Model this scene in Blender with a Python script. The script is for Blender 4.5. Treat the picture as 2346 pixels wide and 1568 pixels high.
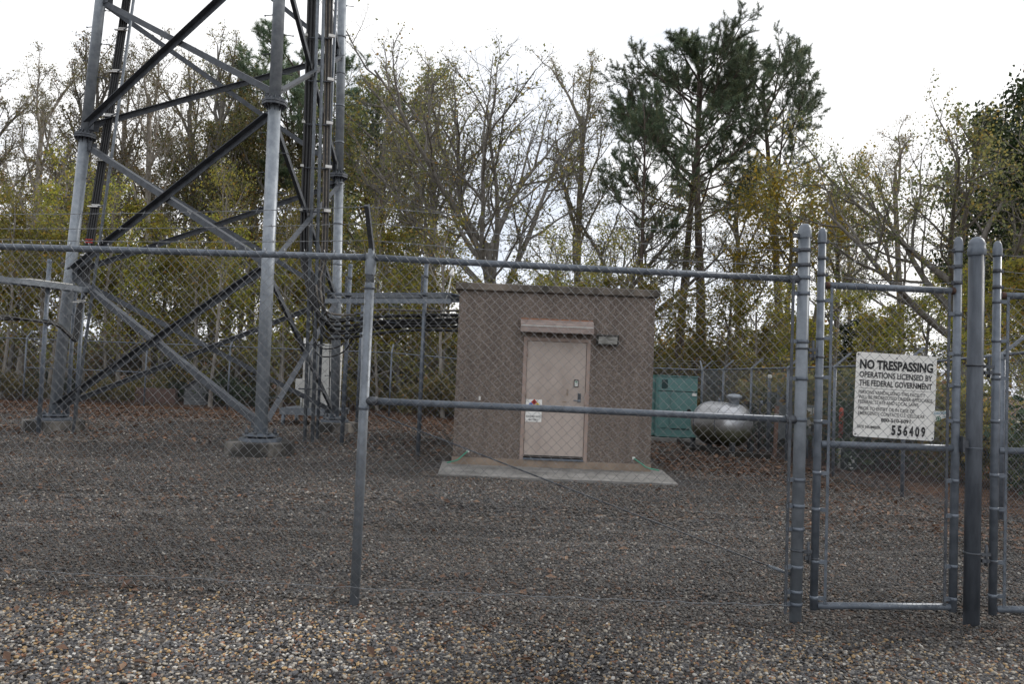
import bpy, bmesh, math, random
import numpy as np
from mathutils import Vector, Matrix

scene = bpy.context.scene
for _o in list(bpy.data.objects):
    bpy.data.objects.remove(_o)
col = scene.collection
R = math.radians
random.seed(7)
rng = np.random.default_rng(7)

# ------------------------------------------------------------------ camera
EYE = 1.46
FPX, CX, CY = 1797.0, 1173.0, 784.0          # focal length and centre in a 2346 px wide frame
PITCH = math.atan2(76.0, FPX)
ROLL = R(2.3)
cam_data = bpy.data.cameras.new("camera")
cam = bpy.data.objects.new("camera", cam_data)
col.objects.link(cam)
scene.camera = cam
cam_data.sensor_width = 23.5
cam_data.lens = FPX / 2346.0 * 23.5
cam_data.clip_start = 0.05
cam_data.clip_end = 3000
CAMROT = (Matrix.Rotation(R(90) + PITCH, 3, 'X') @ Matrix.Rotation(ROLL, 3, 'Z'))
cam.matrix_world = Matrix.Translation((0, 0, EYE)) @ CAMROT.to_4x4()
cam_data.dof.use_dof = False
cam_data.dof.focus_distance = 6.0
cam_data.dof.aperture_fstop = 9.0

# ------------------------------------------------------------------ sky and sun
SUN_EL, SUN_AZ = R(30), R(62)                # azimuth measured clockwise from the view direction (+Y)
world = bpy.data.worlds.new("World")
scene.world = world
world.use_nodes = True
wn, wl = world.node_tree.nodes, world.node_tree.links
wn.clear()
w_out = wn.new('ShaderNodeOutputWorld')
w_bg = wn.new('ShaderNodeBackground')
w_bg.inputs['Strength'].default_value = 0.10
w_sky = wn.new('ShaderNodeTexSky')
w_sky.sky_type = 'NISHITA'
w_sky.sun_disc = False
w_sky.sun_elevation = SUN_EL
w_sky.sun_rotation = SUN_AZ
w_sky.air_density = 1.0
w_sky.dust_density = 2.5
w_sky.ozone_density = 1.0
w_tc = wn.new('ShaderNodeTexCoord')
w_map = wn.new('ShaderNodeMapping')
w_map.inputs['Scale'].default_value = (1.3, 1.3, 3.4)
w_map.inputs['Location'].default_value = (0.9, 0.35, 0.2)
w_no = wn.new('ShaderNodeTexNoise')
w_no.inputs['Scale'].default_value = 1.5
w_no.inputs['Detail'].default_value = 7
w_no.inputs['Roughness'].default_value = 0.55
w_rp = wn.new('ShaderNodeValToRGB')
w_rp.color_ramp.elements[0].position = 0.36
w_rp.color_ramp.elements[0].color = (7.2, 7.9, 9.2, 1)
w_rp.color_ramp.elements[1].position = 0.56
w_rp.color_ramp.elements[1].color = (12.6, 12.5, 12.4, 1)
w_mx = wn.new('ShaderNodeMix')
w_mx.data_type = 'RGBA'
w_mx.inputs['Factor'].default_value = 0.88
wl.new(w_tc.outputs['Generated'], w_map.inputs['Vector'])
wl.new(w_map.outputs['Vector'], w_no.inputs['Vector'])
wl.new(w_no.outputs['Fac'], w_rp.inputs['Fac'])
wl.new(w_sky.outputs['Color'], w_mx.inputs['A'])
wl.new(w_rp.outputs['Color'], w_mx.inputs['B'])
wl.new(w_mx.outputs['Result'], w_bg.inputs['Color'])
wl.new(w_bg.outputs['Background'], w_out.inputs['Surface'])

sun_data = bpy.data.lights.new("sun", 'SUN')
sun_data.energy = 1.5
sun_data.angle = R(10)
sun_data.color = (1.0, 0.95, 0.88)
sun = bpy.data.objects.new("sun", sun_data)
col.objects.link(sun)
_sd = Vector((math.sin(SUN_AZ) * math.cos(SUN_EL), math.cos(SUN_AZ) * math.cos(SUN_EL), math.sin(SUN_EL)))
sun.rotation_euler = _sd.to_track_quat('Z', 'Y').to_euler()

vs = scene.view_settings
vs.view_transform = 'Standard'
vs.look = 'None'
vs.exposure = 0.22
vs.gamma = 1.0
vs.use_curve_mapping = False
scene.cycles.max_bounces = 5
scene.cycles.diffuse_bounces = 3
scene.cycles.transmission_bounces = 3
scene.cycles.transparent_max_bounces = 8
scene.cycles.use_denoising = True
scene.cycles.use_adaptive_sampling = True
scene.cycles.adaptive_threshold = 0.02

# ------------------------------------------------------------------ survey helpers
def ray(x, y):
    return CAMROT @ Vector(((x - CX) / FPX, -(y - CY) / FPX, -1.0))

def P(x, y, Y):
    """point seen at (x, y) that stands at distance Y"""
    d = ray(x, y)
    t = Y / d.y
    return Vector((d.x * t, Y, EYE + d.z * t))

def sst(t):
    t = min(1.0, max(0.0, t))
    return t * t * (3 - 2 * t)

def zg(X, Y):
    return -sst((Y - 5) / 9) * (0.09 + 0.17 * sst((X + 3) / 2.2))

def undulation(X, Y):
    """small hummocks and faint wheel ruts in the gravel; works on numbers and arrays"""
    w = 0.014 * np.sin(X * 1.7 + Y * 0.9) * np.sin(Y * 1.3 - X * 0.4) + 0.008 * np.sin(X * 4.1) * np.sin(Y * 3.3)
    for y0, sl, dp in ((7.4, 0.06, 0.035), (9.1, 0.05, 0.04), (5.35, -0.02, 0.025)):
        t = (Y - y0 - sl * X + 0.12 * np.sin(X * 0.8)) / 0.2
        w = w - dp * np.exp(-t * t) + 0.5 * dp * np.exp(-((t - 2) / 0.8) ** 2) + 0.4 * dp * np.exp(-((t + 2) / 0.8) ** 2)
    return w

def front_y(x):
    return float(np.interp(x, [-900, -400, 0, 830, 1830, 2346, 3400], [5.25, 5.15, 5.04, 4.90, 4.97, 5.03, 5.15]))

def F(x, y, off=0.0):
    return P(x, y, front_y(x) + off)

# ------------------------------------------------------------------ mesh helpers
def _frame(a):
    a = a.normalized()
    h = Vector((0, 0, 1)) if abs(a.z) < 0.9 else Vector((1, 0, 0))
    u = a.cross(h).normalized()
    return u, a.cross(u).normalized()

class MB:
    def __init__(self):
        self.v, self.f, self.s, self.m = [], [], [], []
        self.mi = 0
    def _add(self, vs_, fs_, smooth=False):
        o = len(self.v)
        self.v += [tuple(p) for p in vs_]
        for f_ in fs_:
            self.f.append([i + o for i in f_])
            self.s.append(smooth)
            self.m.append(self.mi)
        return self
    def axes(self, c, ax, ay, az):
        """box with centre c and half axes"""
        c, ax, ay, az = Vector(c), Vector(ax), Vector(ay), Vector(az)
        vv = [c + ax * i + ay * j + az * k for k in (-1, 1) for j in (-1, 1) for i in (-1, 1)]
        return self._add(vv, [(0, 2, 3, 1), (4, 5, 7, 6), (0, 1, 5, 4), (2, 6, 7, 3), (0, 4, 6, 2), (1, 3, 7, 5)])
    def box(self, c, s, rz=0.0):
        m = Matrix.Rotation(rz, 3, 'Z')
        return self.axes(c, m @ Vector((s[0] / 2, 0, 0)), m @ Vector((0, s[1] / 2, 0)), (0, 0, s[2] / 2))
    def tube(self, pts, r, n=8, cap=True, smooth=True, r_list=None):
        pts = [Vector(p) for p in pts]
        k = len(pts)
        u = None
        vv, ff = [], []
        for i, p in enumerate(pts):
            a = (pts[min(i + 1, k - 1)] - pts[max(i - 1, 0)])
            if a.length < 1e-9:
                a = Vector((0, 0, 1))
            a.normalize()
            if u is None:
                u, w = _frame(a)
            else:
                u = (u - a * u.dot(a))
                u = u.normalized() if u.length > 1e-6 else _frame(a)[0]
                w = a.cross(u)
            rr = r_list[i] if r_list else r
            for j in range(n):
                t = 2 * math.pi * j / n
                vv.append(p + (u * math.cos(t) + w * math.sin(t)) * rr)
        for i in range(k - 1):
            for j in range(n):
                b, c = i * n, (i + 1) * n
                ff.append((b + j, b + (j + 1) % n, c + (j + 1) % n, c + j))
        o = len(self.v)
        self._add(vv, ff, smooth)
        if cap:
            self.f.append([o + j for j in range(n)][::-1]); self.s.append(False); self.m.append(self.mi)
            self.f.append([o + (k - 1) * n + j for j in range(n)]); self.s.append(False); self.m.append(self.mi)
        return self
    def cyl(self, p, q, r, n=12, r2=None):
        return self.tube([p, q], r, n, r_list=[r, r if r2 is None else r2])
    def lathe(self, c, prof, n=20, axis=Vector((0, 0, 1))):
        """prof = [(radius, height)] turned about an axis through c"""
        u, w = _frame(axis)
        vv, ff = [], []
        for (r, h) in prof:
            for j in range(n):
                t = 2 * math.pi * j / n
                vv.append(Vector(c) + axis * h + (u * math.cos(t) + w * math.sin(t)) * max(r, 1e-4))
        for i in range(len(prof) - 1):
            for j in range(n):
                b, d = i * n, (i + 1) * n
                ff.append((b + j, b + (j + 1) % n, d + (j + 1) % n, d + j))
        return self._add(vv, ff, True)
    def prism(self, poly, h0, h1):
        """xy polygon raised from h0 to h1"""
        n = len(poly)
        vv = [(x, y, h0) for x, y in poly] + [(x, y, h1) for x, y in poly]
        ff = [list(range(n))[::-1], list(range(n, 2 * n))] + [(i, (i + 1) % n, n + (i + 1) % n, n + i) for i in range(n)]
        return self._add(vv, ff)
    def extrude(self, prof, p, q, u, w):
        """2D profile in the (u, w) plane swept from p to q"""
        p, q, u, w = Vector(p), Vector(q), Vector(u), Vector(w)
        n = len(prof)
        vv = [p + u * a + w * b for a, b in prof] + [q + u * a + w * b for a, b in prof]
        ff = [(i, (i + 1) % n, n + (i + 1) % n, n + i) for i in range(n)]
        ff += [list(range(n))[::-1], list(range(n, 2 * n))]
        return self._add(vv, ff)
    def mesh(self, name, mats):
        me = bpy.data.meshes.new(name)
        me.from_pydata(self.v, [], self.f)
        for m_ in (mats if isinstance(mats, (list, tuple)) else [mats]):
            me.materials.append(m_)
        me.polygons.foreach_set('use_smooth', self.s)
        me.polygons.foreach_set('material_index', self.m)
        bm = bmesh.new(); bm.from_mesh(me)
        bmesh.ops.recalc_face_normals(bm, faces=bm.faces)
        bm.to_mesh(me); bm.free()
        me.update()
        return me
    def build(self, name, mats, parent=None, bevel=0.0):
        me = self.mesh(name, mats)
        if bevel:
            bm = bmesh.new(); bm.from_mesh(me)
            bmesh.ops.bevel(bm, geom=[e for e in bm.edges if len(e.link_faces) == 2 and e.calc_face_angle(0) > 0.6],
                            offset=bevel, segments=2, profile=0.6, affect='EDGES', clamp_overlap=True)
            bm.to_mesh(me); bm.free()
        return link(name, me, parent)

def wloc(o):
    v = Vector(o.location)
    while o.parent:
        o = o.parent
        v = v + Vector(o.location)
    return v

def link(name, me, parent=None, loc=None):
    """loc None: the mesh is in world coordinates already"""
    o = bpy.data.objects.new(name, me)
    col.objects.link(o)
    if parent is not None:
        o.parent = parent
        if loc is None:
            o.location = -wloc(parent)
        else:
            o.location = Vector(loc) - wloc(parent)
    elif loc is not None:
        o.location = loc
    return o

def tag(o, label=None, cat=None, group=None, kind=None):
    if label: o['label'] = label
    if cat: o['category'] = cat
    if group: o['group'] = group
    if kind: o['kind'] = kind
    return o

def thing(name, loc, label, cat, group=None):
    o = bpy.data.objects.new(name, None)
    o.empty_display_size = 0.2
    col.objects.link(o)
    o.location = loc
    return tag(o, label, cat, group)

def smooth_path(pts, k=6):
    pts = [Vector(p) for p in pts]
    pp = [pts[0] * 2 - pts[1]] + pts + [pts[-1] * 2 - pts[-2]]
    out = []
    for i in range(1, len(pp) - 2):
        a, b, c, d = pp[i - 1:i + 3]
        for j in range(k):
            t = j / k
            out.append(0.5 * ((2 * b) + (c - a) * t + (2 * a - 5 * b + 4 * c - d) * t * t + (3 * b - a - 3 * c + d) * t ** 3))
    out.append(pts[-1])
    return out

# ------------------------------------------------------------------ materials
def new_mat(name):
    m = bpy.data.materials.new(name)
    m.use_nodes = True
    return m, m.node_tree.nodes, m.node_tree.links, m.node_tree.nodes['Principled BSDF']

def mat(name, c1, c2=None, scale=8.0, rough=0.6, metal=0.0, bump=0.0, bscale=40.0, detail=4.0, stretch=(1, 1, 1), lo=0.35, hi=0.65, rough2=None, spec=0.5):
    m, N, L, b = new_mat(name)
    b.inputs['Roughness'].default_value = rough
    b.inputs['Metallic'].default_value = metal
    b.inputs['Specular IOR Level'].default_value = spec
    tc = N.new('ShaderNodeTexCoord')
    mp = N.new('ShaderNodeMapping')
    mp.inputs['Scale'].default_value = stretch
    L.new(tc.outputs['Object'], mp.inputs['Vector'])
    if c2 is None:
        c2 = tuple(x * 0.75 for x in c1)
    no = N.new('ShaderNodeTexNoise')
    no.inputs['Scale'].default_value = scale
    no.inputs['Detail'].default_value = detail
    no.inputs['Roughness'].default_value = 0.6
    L.new(mp.outputs['Vector'], no.inputs['Vector'])
    rp = N.new('ShaderNodeValToRGB')
    rp.color_ramp.elements[0].position = lo
    rp.color_ramp.elements[1].position = hi
    rp.color_ramp.elements[0].color = (*c2, 1)
    rp.color_ramp.elements[1].color = (*c1, 1)
    L.new(no.outputs['Fac'], rp.inputs['Fac'])
    L.new(rp.outputs['Color'], b.inputs['Base Color'])
    if rough2 is not None:
        mr = N.new('ShaderNodeMapRange')
        mr.inputs['To Min'].default_value = rough
        mr.inputs['To Max'].default_value = rough2
        L.new(no.outputs['Fac'], mr.inputs['Value'])
        L.new(mr.outputs['Result'], b.inputs['Roughness'])
    if bump:
        n2 = N.new('ShaderNodeTexNoise')
        n2.inputs['Scale'].default_value = bscale
        n2.inputs['Detail'].default_value = 5
        L.new(mp.outputs['Vector'], n2.inputs['Vector'])
        bp = N.new('ShaderNodeBump')
        bp.inputs['Strength'].default_value = bump
        bp.inputs['Distance'].default_value = 0.02
        L.new(n2.outputs['Fac'], bp.inputs['Height'])
        L.new(bp.outputs['Normal'], b.inputs['Normal'])
    return m

M = {}
M['galv'] = mat('galvanized_steel', (0.155, 0.178, 0.21), (0.095, 0.113, 0.138), 14, 0.38, 0.25, 0.05, 60, rough2=0.52)
M['galv_bright'] = mat('bright_galvanized_steel', (0.20, 0.223, 0.25), (0.13, 0.148, 0.17), 10, 0.38, 0.25, 0.04, 60, rough2=0.52)
M['leg'] = mat('tower_leg_galvanizing', (0.30, 0.33, 0.36), (0.20, 0.225, 0.255), 7, 0.36, 0.28, 0.03, 60, rough2=0.55)
M['galv_dark'] = mat('weathered_dark_steel', (0.11, 0.12, 0.135), (0.06, 0.065, 0.075), 20, 0.5, 0.5, 0.08, 50, rough2=0.7)
M['post_dark'] = mat('dark_grey_painted_pipe', (0.085, 0.098, 0.118), (0.05, 0.059, 0.073), 9, 0.42, 0.1, 0.06, 30, stretch=(3, 3, 0.6), rough2=0.62)
M['brace'] = mat('dull_galvanized_angle_iron', (0.105, 0.115, 0.13), (0.06, 0.066, 0.076), 6, 0.5, 0.45, 0.05, 40, rough2=0.7)
M['wire'] = mat('galvanized_wire', (0.26, 0.27, 0.285), (0.15, 0.16, 0.17), 30, 0.32, 0.5)
M['wire_far'] = mat('dull_galvanized_wire', (0.19, 0.21, 0.235), (0.12, 0.13, 0.15), 30, 0.5, 0.5)
M['rust'] = mat('rust', (0.10, 0.05, 0.032), (0.045, 0.028, 0.022), 40, 0.9, 0.0, 0.3, 90)
M['concrete'] = mat('weathered_concrete', (0.27, 0.26, 0.245), (0.145, 0.14, 0.13), 2.6, 0.9, 0, 0.25, 60, 6)
M['concrete_stain'] = mat('stained_concrete', (0.24, 0.22, 0.195), (0.035, 0.033, 0.03), 2.2, 0.9, 0, 0.3, 50, 7, lo=0.49, hi=0.70)
M['black'] = mat('black_rubber_jacket', (0.013, 0.013, 0.014), (0.008, 0.008, 0.009), 10, 0.42)
M['black_matte'] = mat('black_plastic', (0.018, 0.018, 0.018), (0.01, 0.01, 0.01), 10, 0.7)
M['tan_cable'] = mat('sunlit_tan_cable_jacket', (0.20, 0.17, 0.135), (0.09, 0.08, 0.068), 12, 0.5)  # brownish tan puts the light on the right hand cables into their colour
M['white'] = mat('white_enamel', (0.86, 0.85, 0.81), (0.76, 0.75, 0.71), 6, 0.5, 0, 0.02, 30, lo=0.3, hi=0.5)
M['white_clean'] = mat('white_vinyl', (0.80, 0.79, 0.76), (0.76, 0.75, 0.72), 6, 0.45)
M['ink'] = mat('black_ink', (0.012, 0.012, 0.013), (0.02, 0.02, 0.022), 60, 0.6)
M['red'] = mat('red_ink', (0.45, 0.03, 0.02), (0.34, 0.03, 0.02), 20, 0.6)
M['blue'] = mat('blue_ink', (0.03, 0.12, 0.5), (0.03, 0.10, 0.4), 20, 0.6)
M['yellow'] = mat('yellow_ink', (0.65, 0.5, 0.03), (0.55, 0.4, 0.03), 20, 0.6)
M['greenink'] = mat('green_ink', (0.02, 0.16, 0.08), (0.03, 0.2, 0.1), 20, 0.6)
M['blueink'] = mat('pale_blue_ink', (0.08, 0.25, 0.36), (0.1, 0.3, 0.4), 20, 0.6)
M['door'] = mat('pinkish_beige_door_paint', (0.43, 0.362, 0.318), (0.325, 0.268, 0.232), 2.2, 0.5, 0, 0.03, 20, 6, stretch=(1, 1, 0.6), lo=0.3, hi=0.55)
M['frame'] = mat('beige_frame_paint', (0.36, 0.275, 0.235), (0.30, 0.225, 0.19), 5, 0.55)
M['hood'] = mat('weathered_pink_metal_hood', (0.33, 0.265, 0.235), (0.22, 0.17, 0.15), 5, 0.5, 0.1, 0.03, 30, stretch=(1, 1, 3))
M['hood_edge'] = mat('orange_sealant', (0.33, 0.14, 0.06), (0.25, 0.1, 0.05), 20, 0.8)
M['plinth'] = mat('tan_concrete_plinth', (0.30, 0.235, 0.18), (0.22, 0.17, 0.13), 4, 0.9, 0, 0.25, 50, 6)
M['teal'] = mat('teal_green_paint', (0.12, 0.25, 0.238), (0.095, 0.205, 0.197), 3, 0.45, 0, 0.02, 20, 5)
M['teal_dark'] = mat('teal_louver', (0.03, 0.08, 0.08), (0.02, 0.05, 0.05), 6, 0.6)
M['cabinet'] = mat('pale_grey_cabinet_paint', (0.62, 0.62, 0.59), (0.52, 0.52, 0.49), 3, 0.5, 0, 0.02, 20)
M['grey_box'] = mat('grey_utility_paint', (0.23, 0.255, 0.26), (0.18, 0.20, 0.205), 4, 0.5)
M['orange'] = mat('faded_orange_plastic', (0.36, 0.13, 0.055), (0.28, 0.10, 0.05), 8, 0.7)
M['redorange'] = mat('red_orange_band', (0.48, 0.07, 0.025), (0.38, 0.06, 0.025), 8, 0.6)
M['stake'] = mat('weathered_stake_wood', (0.29, 0.15, 0.09), (0.19, 0.10, 0.06), 12, 0.85, stretch=(4, 4, 0.6))
M['greenwire'] = mat('green_ground_wire', (0.06, 0.30, 0.20), (0.05, 0.24, 0.16), 10, 0.5)
M['lens'] = mat('cloudy_lamp_lens', (0.42, 0.42, 0.39), (0.18, 0.18, 0.165), 5, 0.25, stretch=(1, 1, 4))
M['lampbody'] = mat('dark_bronze_lamp_housing', (0.05, 0.045, 0.04), (0.03, 0.028, 0.026), 8, 0.55)
M['timber'] = mat('dark_creosoted_timber', (0.045, 0.04, 0.035), (0.02, 0.018, 0.016), 5, 0.9, 0, 0.3, 30)
M['shed'] = mat('grey_weathered_siding', (0.16, 0.17, 0.175), (0.10, 0.105, 0.11), 6, 0.8)
M['shed_roof'] = mat('grey_shingle_roof', (0.12, 0.12, 0.12), (0.07, 0.07, 0.07), 9, 0.9)
M['brick'] = mat('faded_brick_wall', (0.15, 0.09, 0.07), (0.09, 0.058, 0.046), 8, 0.9)

def shelter_wall_material():
    """exposed aggregate: fine pale and dark chips in a brown matrix"""
    m, N, L, b = new_mat('brown_exposed_aggregate')
    b.inputs['Roughness'].default_value = 0.9
    tc = N.new('ShaderNodeTexCoord')
    vo = N.new('ShaderNodeTexVoronoi'); vo.inputs['Scale'].default_value = 92
    rp = N.new('ShaderNodeValToRGB')
    e = rp.color_ramp.elements
    e[0].position, e[0].color = 0.0, (0.085, 0.062, 0.05, 1)
    e[1].position, e[1].color = 1.0, (0.34, 0.285, 0.245, 1)
    k = e.new(0.45); k.color = (0.145, 0.118, 0.10, 1)
    k = e.new(0.75); k.color = (0.18, 0.146, 0.124, 1)
    no = N.new('ShaderNodeTexNoise'); no.inputs['Scale'].default_value = 1.6; no.inputs['Detail'].default_value = 6
    mr = N.new('ShaderNodeMapRange'); mr.inputs['To Min'].default_value = 0.80; mr.inputs['To Max'].default_value = 1.18
    mul = N.new('ShaderNodeMix'); mul.data_type = 'RGBA'; mul.blend_type = 'MULTIPLY'; mul.inputs['Factor'].default_value = 1
    sep = N.new('ShaderNodeSeparateColor')
    L.new(tc.outputs['Object'], vo.inputs['Vector'])
    L.new(tc.outputs['Object'], no.inputs['Vector'])
    L.new(vo.outputs['Color'], sep.inputs['Color'])
    L.new(sep.outputs['Red'], rp.inputs['Fac'])
    L.new(no.outputs['Fac'], mr.inputs['Value'])
    L.new(rp.outputs['Color'], mul.inputs['A'])
    L.new(mr.outputs['Result'], mul.inputs['B'])
    # rain streaks and splash marks
    mp = N.new('ShaderNodeMapping'); mp.inputs['Scale'].default_value = (5.0, 5.0, 0.35)
    L.new(tc.outputs['Object'], mp.inputs['Vector'])
    n4 = N.new('ShaderNodeTexNoise'); n4.inputs['Scale'].default_value = 1.4; n4.inputs['Detail'].default_value = 5
    L.new(mp.outputs['Vector'], n4.inputs['Vector'])
    m4 = N.new('ShaderNodeMapRange'); m4.inputs['From Min'].default_value = 0.35; m4.inputs['From Max'].default_value = 0.65; m4.inputs['To Min'].default_value = 0.86; m4.inputs['To Max'].default_value = 1.05
    L.new(n4.outputs['Fac'], m4.inputs['Value'])
    mu2 = N.new('ShaderNodeMix'); mu2.data_type = 'RGBA'; mu2.blend_type = 'MULTIPLY'; mu2.inputs['Factor'].default_value = 1
    L.new(mul.outputs['Result'], mu2.inputs['A']); L.new(m4.outputs['Result'], mu2.inputs['B'])
    mul = mu2
    L.new(mul.outputs['Result'], b.inputs['Base Color'])
    bp = N.new('ShaderNodeBump'); bp.inputs['Strength'].default_value = 0.5; bp.inputs['Distance'].default_value = 0.006
    L.new(vo.outputs['Distance'], bp.inputs['Height'])
    L.new(bp.outputs['Normal'], b.inputs['Normal'])
    return m
M['aggregate'] = shelter_wall_material()

def roof_edge_material():
    m = mat('lichened_roof_concrete', (0.215, 0.18, 0.148), (0.05, 0.044, 0.037), 2.2, 0.92, 0, 0.3, 40, 10, stretch=(1.0, 1.0, 0.5), lo=0.34, hi=0.66)
    return m
M['roof'] = roof_edge_material()

def tank_material():
    """silver paint with green algae low on the tank"""
    m, N, L, b = new_mat('silver_paint_with_algae')
    b.inputs['Roughness'].default_value = 0.32
    tc = N.new('ShaderNodeTexCoord')
    sx = N.new('ShaderNodeSeparateXYZ')
    no = N.new('ShaderNodeTexNoise'); no.inputs['Scale'].default_value = 4; no.inputs['Detail'].default_value = 7
    L.new(tc.outputs['Object'], no.inputs['Vector'])
    L.new(tc.outputs['Object'], sx.inputs['Vector'])
    ad = N.new('ShaderNodeMath'); ad.operation = 'MULTIPLY_ADD'; ad.inputs[1].default_value = 0.45
    L.new(no.outputs['Fac'], ad.inputs[0]); L.new(sx.outputs['Z'], ad.inputs[2])
    rp = N.new('ShaderNodeValToRGB')
    e = rp.color_ramp.elements
    e[0].position, e[0].color = 0.42, (0.055, 0.058, 0.03, 1)
    e[1].position, e[1].color = 0.80, (0.47, 0.48, 0.50, 1)
    k = e.new(0.58); k.color = (0.17, 0.175, 0.12, 1)
    L.new(ad.outputs[0], rp.inputs['Fac'])
    L.new(rp.outputs['Color'], b.inputs['Base Color'])
    mr = N.new('ShaderNodeMapRange')
    mr.inputs['From Min'].default_value = 0.4; mr.inputs['From Max'].default_value = 0.75
    mr.inputs['To Min'].default_value = 0.0; mr.inputs['To Max'].default_value = 0.6
    L.new(ad.outputs[0], mr.inputs['Value'])
    L.new(mr.outputs['Result'], b.inputs['Metallic'])
    return m
M['tank'] = tank_material()

def ground_material():
    """grey crushed stone inside the fence, leaf litter and soil beyond it"""
    m, N, L, b = new_mat('gravel_ground')
    b.inputs['Roughness'].default_value = 0.95
    b.inputs['Specular IOR Level'].default_value = 0.2
    g = N.new('ShaderNodeNewGeometry')
    sx = N.new('ShaderNodeSeparateXYZ')
    L.new(g.outputs['Position'], sx.inputs['Vector'])
    vo = N.new('ShaderNodeTexVoronoi'); vo.inputs['Scale'].default_value = 26
    L.new(g.outputs['Position'], vo.inputs['Vector'])
    sc = N.new('ShaderNodeSeparateColor'); L.new(vo.outputs['Color'], sc.inputs['Color'])
    rp = N.new('ShaderNodeValToRGB'); rp.color_ramp.interpolation = 'CONSTANT'
    e = rp.color_ramp.elements
    e[0].position, e[0].color = 0.0, (0.030, 0.029, 0.028, 1)
    e[1].position, e[1].color = 0.93, (0.22, 0.205, 0.185, 1)
    for p_, c_ in ((0.2, (0.07, 0.067, 0.065)), (0.45, (0.095, 0.09, 0.085)), (0.65, (0.065, 0.056, 0.05)), (0.8, (0.115, 0.085, 0.067)), (0.88, (0.09, 0.09, 0.096))):
        k = e.new(p_); k.color = (*c_, 1)
    L.new(sc.outputs['Red'], rp.inputs['Fac'])
    # forest floor
    v2 = N.new('ShaderNodeTexVoronoi'); v2.inputs['Scale'].default_value = 11
    L.new(g.outputs['Position'], v2.inputs['Vector'])
    s2 = N.new('ShaderNodeSeparateColor'); L.new(v2.outputs['Color'], s2.inputs['Color'])
    r2 = N.new('ShaderNodeValToRGB')
    e = r2.color_ramp.elements
    e[0].position, e[0].color = 0.0, (0.05, 0.032, 0.022, 1)
    e[1].position, e[1].color = 1.0, (0.19, 0.115, 0.07, 1)
    k = e.new(0.5); k.color = (0.11, 0.065, 0.042, 1)
    L.new(s2.outputs['Red'], r2.inputs['Fac'])
    # mask by distance with a ragged edge
    no = N.new('ShaderNodeTexNoise'); no.inputs['Scale'].default_value = 0.8; no.inputs['Detail'].default_value = 7
    L.new(g.outputs['Position'], no.inputs['Vector'])
    def ramp_mask(sock, lo, hi, amp):
        a = N.new('ShaderNodeMath'); a.operation = 'MULTIPLY_ADD'; a.inputs[1].default_value = amp
        L.new(no.outputs['Fac'], a.inputs[0]); L.new(sock, a.inputs[2])
        r = N.new('ShaderNodeMapRange'); r.inputs['From Min'].default_value = lo; r.inputs['From Max'].default_value = hi
        L.new(a.outputs[0], r.inputs['Value'])
        return r.outputs['Result']
    my = ramp_mask(sx.outputs['Y'], 22.5, 27.5, 5.0)
    mx_ = ramp_mask(sx.outputs['X'], 6.2, 8.6, 3.0)
    mm = N.new('ShaderNodeMath'); mm.operation = 'MAXIMUM'
    L.new(my, mm.inputs[0]); L.new(mx_, mm.inputs[1])
    mix = N.new('ShaderNodeMix'); mix.data_type = 'RGBA'
    L.new(mm.outputs[0], mix.inputs['Factor'])
    L.new(rp.outputs['Color'], mix.inputs['A']); L.new(r2.outputs['Color'], mix.inputs['B'])
    n3 = N.new('ShaderNodeTexNoise'); n3.inputs['Scale'].default_value = 0.55; n3.inputs['Detail'].default_value = 6
    L.new(g.outputs['Position'], n3.inputs['Vector'])
    r3 = N.new('ShaderNodeValToRGB')
    r3.color_ramp.elements[0].position, r3.color_ramp.elements[0].color = 0.35, (0.72, 0.74, 0.78, 1)
    r3.color_ramp.elements[1].position, r3.color_ramp.elements[1].color = 0.66, (1.22, 1.08, 0.95, 1)
    L.new(n3.outputs['Fac'], r3.inputs['Fac'])
    mul = N.new('ShaderNodeMix'); mul.data_type = 'RGBA'; mul.blend_type = 'MULTIPLY'; mul.inputs['Factor'].default_value = 1
    L.new(mix.outputs['Result'], mul.inputs['A']); L.new(r3.outputs['Color'], mul.inputs['B'])
    L.new(mul.outputs['Result'], b.inputs['Base Color'])
    bp = N.new('ShaderNodeBump'); bp.inputs['Strength'].default_value = 0.9; bp.inputs['Distance'].default_value = 0.03; bp.invert = True
    L.new(vo.outputs['Distance'], bp.inputs['Height'])
    L.new(bp.outputs['Normal'], b.inputs['Normal'])
    return m
M['ground'] = ground_material()

def instanced_colour_material(name, rough):
    m, N, L, b = new_mat(name)
    b.inputs['Roughness'].default_value = rough
    a = N.new('ShaderNodeAttribute'); a.attribute_type = 'INSTANCER'; a.attribute_name = 'tint'
    tc = N.new('ShaderNodeTexCoord')
    no = N.new('ShaderNodeTexNoise'); no.inputs['Scale'].default_value = 2.5; no.inputs['Detail'].default_value = 3
    L.new(tc.outputs['Object'], no.inputs['Vector'])
    mr = N.new('ShaderNodeMapRange'); mr.inputs['To Min'].default_value = 0.7; mr.inputs['To Max'].default_value = 1.3
    L.new(no.outputs['Fac'], mr.inputs['Value'])
    mul = N.new('ShaderNodeMix'); mul.data_type = 'RGBA'; mul.blend_type = 'MULTIPLY'; mul.inputs['Factor'].default_value = 1
    L.new(a.outputs['Color'], mul.inputs['A']); L.new(mr.outputs['Result'], mul.inputs['B'])
    L.new(mul.outputs['Result'], b.inputs['Base Color'])
    return m
M['stone'] = instanced_colour_material('pebble_stone', 0.7)

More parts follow.
